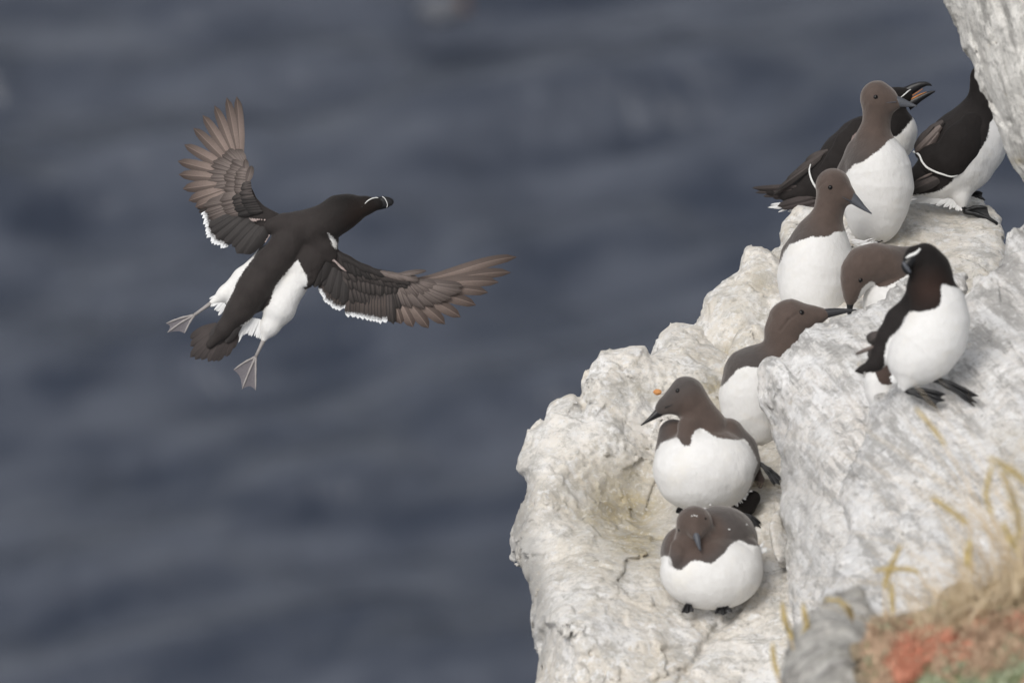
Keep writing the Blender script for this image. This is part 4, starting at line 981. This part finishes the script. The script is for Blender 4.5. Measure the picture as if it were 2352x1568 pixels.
wg = blob(o, 'wing', fr, chain(fr, [(1850,600,-170,110),(1760,740,-215,150),(1680,850,-205,140),(1560,860,-150,120),(1470,800,-90,80)], flat=np.array([1, 1, 1.7])), M['auk'], 50, .0024, {'tone': .55, 'white': -5})
strip(wg, 'wing_bar', fr, [(1384,800,-120,9),(1410,812,-150,9),(1432,838,-175,9),(1448,880,-200,9),(1490,930,-225,9),(1560,965,-245,9),(1620,985,-245,9),(1680,1000,-235,9),(1730,990,-215,5)], 8, M['wingline'], on=LAST[0])
for i, (b_, t_, w) in enumerate([((1600,600),(1395,810),50),((1580,650),(1430,830),45),((1540,600),(1390,790),40),((1620,560),(1450,730),50)]):
    feather(wg, 'scapular_feather', fr, b_, t_, w, M['f_covb'] if i < 2 else M['f_cov'], -190 + i * 4, -140 + i * 4, .0, .3, 1.2, .04)
for i, (b_, t_, w) in enumerate([((1560,960),(1395,1035),10),((1640,985),(1340,1120),60),((1660,1000),(1370,1090),50)]):
    feather(wg, 'primary_feather', fr, b_, t_, w, M['f_cov'] if i else M['f_covb'], -190 + i * 12, -150 + i * 12, .0, .2, 1.2)
ragged(o, fr, [(1560,1130),(1700,1180),(1790,1190)], [(1350,1190),(1450,1205),(1560,1215),(1650,1243),(1700,1262),(1770,1268),(1800,1240)], 30, 16, M['f_white'], -30)
foot(o, fr, (1790,1275,-10), [(1975,1245,-60),(2085,1400,-90),(2060,1370,-100)], 20, M['foot_black'], M['foot_black'], ankle=(1778,1215,-10))
foot(o, fr, (1830,1140,120), [(1945,1128,80),(1965,1185,60),(1900,1165,50)], 17, M['foot_black'], M['foot_black'], ankle=(1780,1120,100))
# --- foreground razorbill (c4)
fr = frame('c4', 1760, 1310, 18.1)
o = thing('razorbill', 'plump razorbill in the foreground on the slab preening with its white striped bill tucked back', 'seabird', fr.world(np.zeros(3)), G_AUK)
pr = chain(fr, [(1762,292,-10,138),(1800,360,0,158),(1815,440,10,165),(1800,520,20,175),(1850,640,30,225),(1862,760,30,245),(1820,880,30,268),(1740,990,30,262),(1670,1070,30,200)])
pr += chain(fr, [(1740,280,-20,120),(1685,268,-70,84),(1642,292,-100,54)])
pr += chain(fr, [(1700,620,70,110),(1570,760,90,110),(1480,900,100,100),(1420,1010,100,78),(1380,1090,90,58),(1280,1140,80,28),(1225,1152,76,10)])
pr += chain(fr, [(1640,1130,0,110),(1620,1220,-10,66),(1600,1290,-10,26)]) + chain(fr, [(1760,1060,30,90),(1785,1150,30,46)])
W = [(2040,500),(2000,497),(1960,488),(1920,475),(1890,472),(1878,500),(1885,560),(1880,605),(1868,635),(1845,660),(1810,672),(1770,680),(1720,692),(1680,685),(1640,688),(1615,715),(1600,745),(1580,790),(1560,822),(1520,860),(1480,905),(1458,950),(1455,990),(1445,1025),(1450,1060),(1450,1105),(1430,1150),(1400,1162),(1290,1165),(1290,1260),(1500,1600),(2300,1400),(2300,500)]
blob(o, 'body', fr, pr, M['auk'], 45, .0022, body_attrs(fr, [W], 160, grad(fr, (1620, 560), (1560, 700)), lambda V: .9 * np.clip(1 - np.linalg.norm((V - fr.L(1800, 520, -140)) / fr.R(220), axis=1), 0, 1)))
bk = bill_solid(o, 'beak', fr, [(1680,250,40,30,-130),(1650,280,42,28,-145),(1622,310,42,24,-155),(1608,335,38,20,-160),(1620,370,30,16,-160),(1640,392,14,10,-160)], M['bill_black'])
strip(bk, 'bill_stripe', fr, [(1585,300,-176,12),(1600,325,-182,16),(1622,355,-184,16),(1640,380,-178,11)], 12, M['bill_grey'])
strip(o, 'lore_stripe', fr, [(1610,272,-182,11),(1640,250,-184,14),(1670,238,-176,13),(1695,222,-168,12),(1720,196,-158,8)], 9, M['bill_white'], on=lambda P, f_=SURF[o.name]: f_(P) - .0015)
feather(o, 'wing_feather', fr, (1390,950), (1215,1024), 17, M['f_covb'], 60, 40, .0, .2, 1.4)
feather(o, 'wing_feather', fr, (1420,850), (1318,930), 50, M['f_cov'], 60, 50, .0, .2, .9)
feather(o, 'wing_feather', fr, (1420,900), (1330,1060), 40, M['f_cov'], 66, 56, .0, .2, .9)
foot(o, fr, (1615,1305,-10), [(1920,1335,-70),(1915,1385,-80),(1855,1440,-90)], 22, M['foot_black'], M['foot_black'])
foot(o, fr, (1790,1195,20), [(2180,1350,-60),(2165,1400,-66),(2150,1425,-70)], 22, M['foot_black'], M['foot_black'], ankle=(1785,1130,30))
ragged(o, fr, [(1560,1150),(1640,1220)], [(1480,1215),(1540,1270),(1600,1315)], 9, 18, M['f_white'], -10)

# --- far bird on the sea, far out of focus
def sea_pt(px, py):
    dv = to_world(K0(px, py, 20.0)) - CAM; return CAM + dv * (60.0 / -dv[2])
pw = sea_pt(1015, 112) + np.array([0, 0, .45])
o = thing('seabird', 'tiny out of focus pale and brown bird on the sea near the top edge', 'seabird', pw, None)

def eblob(name, c, r, mat, par):
    V = []; Fc = []; n, m = 16, 10
    for i in range(m + 1):
        a = math.pi * i / m
        for j in range(n):
            b_ = 2 * math.pi * j / n
            V.append(np.array(c) + np.array([math.cos(a) * r[0], math.sin(a) * math.cos(b_) * r[1], math.sin(a) * math.sin(b_) * r[2]]))
    for i in range(m):
        for j in range(n): Fc.append((i*n+j, (i+1)*n+j, (i+1)*n+(j+1) % n, i*n+(j+1) % n))
    return new_mesh(name, pw + np.array(V), Fc, mat, par)
eblob('body', (0, 0, .12), (.30, .17, .16), simple('far_plume', (.11, .115, .13), .85, .1), o)
hd = eblob('head', (.24, 0, .27), (.07, .05, .06), simple('far_brown', (.12, .09, .08), .8), o)
eblob('tail', (.2, .0, .16), (.16, .09, .06), simple('brown_plume', (.12, .07, .05), .8), o)

# orange lichen chip on the ledge
t = MT('lichen'); lich = t.out(t.mix(t.noise(90, 4), (.50, .19, .06), (.62, .33, .13)), .8, t.bump(t.noise(200, 3), .8, .002))
fr = frame('c5', 193, 230, 19.16)
V, Q = sdf_mesh(lambda P: ell_d(P, np.zeros(3), np.array([.0095, .0065, .006])) + .0012 * fbm(P * 300, 2, 3), [-.013]*3, [.013]*3, .001)
o = new_mesh('lichen_patch', fr.world(V), Q, lich); o['label'] = 'small orange lichen tuft just beside the brow of the left facing guillemot'; o['category'] = 'lichen'

# ================================================================== FOREGROUND PLANTS
def leaf_mat(name, a, b):
    t = MT(name); at = t.n('ShaderNodeAttribute', attribute_name='var')
    return t.out(t.mix(at.outputs['Fac'], a, b), .7, None, **{'Subsurface Weight': 0.0})
m_straw = leaf_mat('dry_straw', (.52, .40, .24), (.70, .58, .41)); m_head = leaf_mat('seed_head', (.50, .39, .15), (.68, .54, .26))
m_green = leaf_mat('green_leaf', (.19, .23, .10), (.36, .39, .27)); m_red = leaf_mat('red_leaf', (.46, .17, .10), (.60, .28, .19)); m_brown = leaf_mat('dead_leaf', (.30, .20, .13), (.56, .40, .28))
def stalk(pts, head, label, r=.0011, hr=.0042, mat=m_head):
    r *= 1.4; hr *= .85; head = min(.85, head * 1.25)
    """bent stem with a slender seed head of overlapping spikelets over the first part of the path (pts px,py,d; head = fraction)"""
    P = smooth_path(np.array([to_world(K(*p)) for p in pts]), 6)[::-1]
    g_ = thing('grass_stalk', label, 'grass', P[0], 'seeding grass stalks in the foreground')
    V, Fc = tube(P, np.linspace(r * 1.3, r * .7, len(P)), 6); new_mesh('stem', V, Fc, m_straw, g_, {'var': rng.uniform(0, 1, len(V))})
    if head <= 0: return g_
    Ln = len(P); s0 = int(Ln * (1 - head)); H = polyline(P[s0:], 46); Vs = []; Fs = []
    for i, c in enumerate(H[:-1]):
        ax = H[min(i + 1, len(H) - 1)] - H[max(i - 1, 0)]; ax /= np.linalg.norm(ax)
        q = i / len(H); env = math.sin(math.pi * min(1, .12 + q * .88)) ** .6
        for k in range(3):
            sd_ = rng.normal(0, 1, 3); sd_ -= ax * (sd_ @ ax); sd_ /= np.linalg.norm(sd_)
            w_ = np.cross(ax, sd_); L = .010 * rng.uniform(.7, 1.2); wd = .0022
            a0 = c; m_ = c + ax * L * .5 + sd_ * hr * env; e_ = c + ax * L + sd_ * hr * .9 * env
            n0 = len(Vs); Vs += [a0, m_ + w_ * wd, m_ + sd_ * wd, m_ - w_ * wd, e_]; Fs += [(n0, n0+1, n0+2), (n0, n0+2, n0+3), (n0+1, n0+4, n0+2), (n0+2, n0+4, n0+3), (n0, n0+3, n0+1), (n0+1, n0+3, n0+4)]
    new_mesh('seed_head', np.array(Vs), Fs, mat, g_, {'var': rng.uniform(0, 1, len(Vs))})
    return g_
C7 = lambda x, y, d: (1727.3 + x * .4143, 918.8 + y * .4143, d)
S_ = [
 ([C7(920,60,16.05),C7(1030,190,16.05),C7(1120,340,16.05),C7(1230,530,16.05),C7(1310,720,16.05),C7(1350,950,15.95),C7(1360,1100,15.95)], .2, 'tallest pale grass stalk, its narrow head reaching up below the feet of the razorbill', .0011, .0035),
 ([C7(1330,325,15.35),C7(1430,385,15.35),C7(1510,450,15.35),C7(1600,600,15.35),C7(1650,900,15.35)], .42, 'thick yellow grass head arching towards the right edge of the picture', .0014, .0062),
 ([C7(1385,400,15.45),C7(1440,520,15.45),C7(1475,680,15.45),C7(1480,900,15.45),C7(1470,1100,15.45)], .5, 'broad upright yellow grass head at the right edge under the arching one', .0014, .0095),
 ([C7(1325,380,15.65),C7(1300,520,15.65),C7(1330,620,15.65),C7(1375,720,15.65),C7(1440,900,15.65),C7(1460,1100,15.65)], .35, 'thin kinked yellow stalk left of the broad upright grass head', .0012, .0045),
 ([C7(1010,545,15.75),C7(1100,610,15.75),C7(1190,695,15.75),C7(1215,830,15.75),C7(1200,1050,15.75)], .4, 'slanting golden grass head standing alone over the pale rock', .0013, .0052),
 ([C7(820,815,15.95),C7(770,920,15.95),C7(740,1030,15.95),C7(735,1210,15.95)], .55, 'leaning straw coloured grass stalk left of the tuft over the rock', .0012, .0055),
 ([C7(690,940,15.95),C7(800,935,15.95),C7(900,945,15.95),C7(960,1010,15.95),C7(1050,1130,15.95)], .5, 'grass stalk bent over level and pointing left', .0011, .0042),
 ([C7(775,1030,15.95),C7(778,1120,15.95),C7(782,1210,15.95)], .8, 'short upright yellow grass spike above the edge of the ground plants', .0011, .0045),
 ([C7(1395,690,15.55),C7(1450,800,15.55),C7(1500,900,15.55),C7(1560,1050,15.55)], .5, 'brownish grass head drooping low at the right edge', .0012, .0055),
 ([C7(1205,790,15.55),C7(1195,860,15.55),C7(1200,950,15.55),C7(1215,1090,15.55)], .5, 'stubby tan grass spike standing below the slanting golden head', .0012, .0058),
 ([C7(170,1140,16.35),C7(185,1230,16.35),C7(220,1330,16.35),C7(240,1500,16.25),C7(260,1700,16.15)], .4, 'pale yellow grass spike left of the grey boulder', .0013, .0055),
 ([C7(285,1150,16.35),C7(300,1240,16.35),C7(290,1330,16.35),C7(300,1500,16.25),C7(320,1700,16.15)], .4, 'pale orange grass spike just touching the left side of the grey boulder', .0013, .0055),
 ([C7(115,1365,16.15),C7(122,1440,16.15),C7(150,1560,16.15),C7(180,1700,16.15)], .5, 'lowest pale grass spike at the bottom edge left of the boulder', .0013, .005),
 ([C7(420,1105,16.05),C7(490,1115,16.05),C7(535,1160,16.05),C7(560,1230,16.15)], .8, 'bent straw coloured grass head lying over the top of the grey boulder', .0013, .0065),
]
for s_ in S_: stalk(*s_)
# countless thin blades, leaves and flowers: stuff
ev_s, C_s = rbf([(2050,1450,16.15),(2200,1420,16.20),(2352,1350,16.20),(2100,1568,15.60),(2352,1568,15.45),(2250,1480,15.85),(2500,1400,15.85),(2300,1800,15.15)])
def bank_depth(x, y):
    q = np.array([K0(a_, b_, 16.5)[:2] for a_, b_ in zip(x, y)])
    return ev_s(np.clip(q, C_s[:, :2].min(0), C_s[:, :2].max(0)))
def leaves(name, mat, centers, n, size, long_=1.8, up=.3, near=0.0):
    w = np.array([c[4] for c in centers], float); w /= w.sum(); ci = np.array(centers)[rng.choice(len(centers), n, p=w)]
    a_ = rng.uniform(0, 2 * math.pi, n); q = np.sqrt(rng.uniform(0, 1, n))
    x = ci[:, 0] + ci[:, 2] * q * np.cos(a_); y = ci[:, 1] + ci[:, 3] * q * np.sin(a_)
    lim = np.interp(x, [1980, 2040, 2090, 2170, 2250, 2352, 2700], [1470, 1440, 1445, 1410, 1380, 1325, 1240])
    y = np.where(y < lim, lim + np.abs(rng.normal(0, 12, n)), y); y = y - np.abs(rng.normal(0, 9, n)) * (rng.uniform(0, 1, n) < .35)
    cl = fbm(np.stack([x / 22, y / 22, x * 0 + size * 900], 1), 2, 5)
    d = bank_depth(x, y) - rng.uniform(0, .03, n) - .012 - near - .045 * np.clip(cl + .2, 0, 1)
    s = W20 / 2352 * d / 20.0
    c = to_world(np.stack([(x - 1176) * s, (784 - y) * s, d], 1))
    def unit(v): return v / np.maximum(np.linalg.norm(v, axis=1), 1e-9)[:, None]
    dr = rng.normal(0, 1, (n, 3)); dr[:, 2] = dr[:, 2] * .5 + up; dr = unit(dr); sd_ = unit(np.cross(dr, rng.normal(0, 1, (n, 3))))
    s_ = (size * rng.uniform(.5, 1.3, n))[:, None]; L = s_ * long_; nn = np.cross(dr, sd_)
    V = np.stack([c, c + dr * L * .5 + sd_ * s_ * .5 + nn * s_ * .12, c + dr * L * .55 - nn * s_ * .12, c + dr * L * .5 - sd_ * s_ * .5 + nn * s_ * .12, c + dr * L], 1).reshape(-1, 3)
    b_ = (np.arange(n) * 5)[:, None, None]
    Fc = (np.array([(0, 1, 2), (0, 2, 3), (1, 4, 2), (2, 4, 3)])[None] + b_).reshape(-1, 3)
    o = new_mesh(name, V, Fc, mat, None, {'var': np.repeat(np.clip(.5 + .5 * cl + rng.normal(0, .25, n), 0, 1), 5)}, smooth=False); o['kind'] = 'stuff'; return o
o = leaves('red_ground_plants', m_red, [(2100,1500,48,40,4),(2150,1468,42,22,3),(2075,1530,36,38,3),(2240,1432,36,16,.9),(2200,1500,40,30,.2),(2340,1440,30,20,.2)], 18000, .0085, near=.022); o['label'] = 'coral red low plants in the bottom right corner'; o['category'] = 'ground plants'
o = leaves('green_ground_plants', m_green, [(2150,1425,80,22,2),(2230,1400,60,30,2),(2320,1380,60,40,2),(2150,1545,70,35,.9),(2020,1520,25,50,.7),(2330,1520,50,50,1.6),(2040,1450,30,14,.7),(2250,1570,90,40,1.2),(2500,1500,150,200,3)], 16000, .0085); o['label'] = 'grey green low leaves among the red plants'; o['category'] = 'ground plants'
o = leaves('dead_ground_plants', m_brown, [(2200,1480,160,90,4),(2320,1440,80,110,3),(2060,1470,40,40,1),(2030,1510,35,70,2.2),(2500,1500,150,200,3)], 22000, .007, 3.0); o['label'] = 'dry brown and tan litter among the low plants'; o['category'] = 'ground plants'
V = []; Fc = []; var = []
NB = 1700
gx_ = np.array([rng.uniform(2080, 2560) if i % 3 else rng.uniform(2170, 2600) for i in range(NB)])
gy_ = np.interp(gx_, [2040, 2170, 2352, 2700], [1455, 1425, 1345, 1260]) + rng.uniform(-6, 60, NB)
gd_ = bank_depth(gx_, gy_)
for i in range(NB):
    px = gx_[i]; p0 = to_world(K0(px, gy_[i], gd_[i])); hgt = (rng.uniform(.02, .12) if i % 2 else rng.uniform(.05, .28)) * np.interp(px, [2080, 2300], [.35, 1.0])
    ln = rng.normal(0, .85, 2); w_ = np.array([math.cos(i), math.sin(i), 0]) * (.0012 if i % 2 else .0018)
    n0 = len(V)
    for s_ in (0, .35, .7, 1):
        c = p0 + np.array([ln[0], ln[1], 0]) * hgt * s_ ** 1.8 * 1.1 + np.array([0, 0, 1]) * hgt * (s_ - .25 * s_ ** 3)
        V += [c - w_ * (1 - s_ * .8), c + w_ * (1 - s_ * .8)]
    Fc += [(n0, n0+1, n0+3, n0+2), (n0+2, n0+3, n0+5, n0+4), (n0+4, n0+5, n0+7, n0+6)]; var += [rng.uniform(0, 1)] * 8
o = new_mesh('dry_grass', np.array(V), Fc, m_straw, None, {'var': var}); o['kind'] = 'stuff'; o['label'] = 'thin straw coloured grass blades rising from the bank at the right edge'; o['category'] = 'grass'
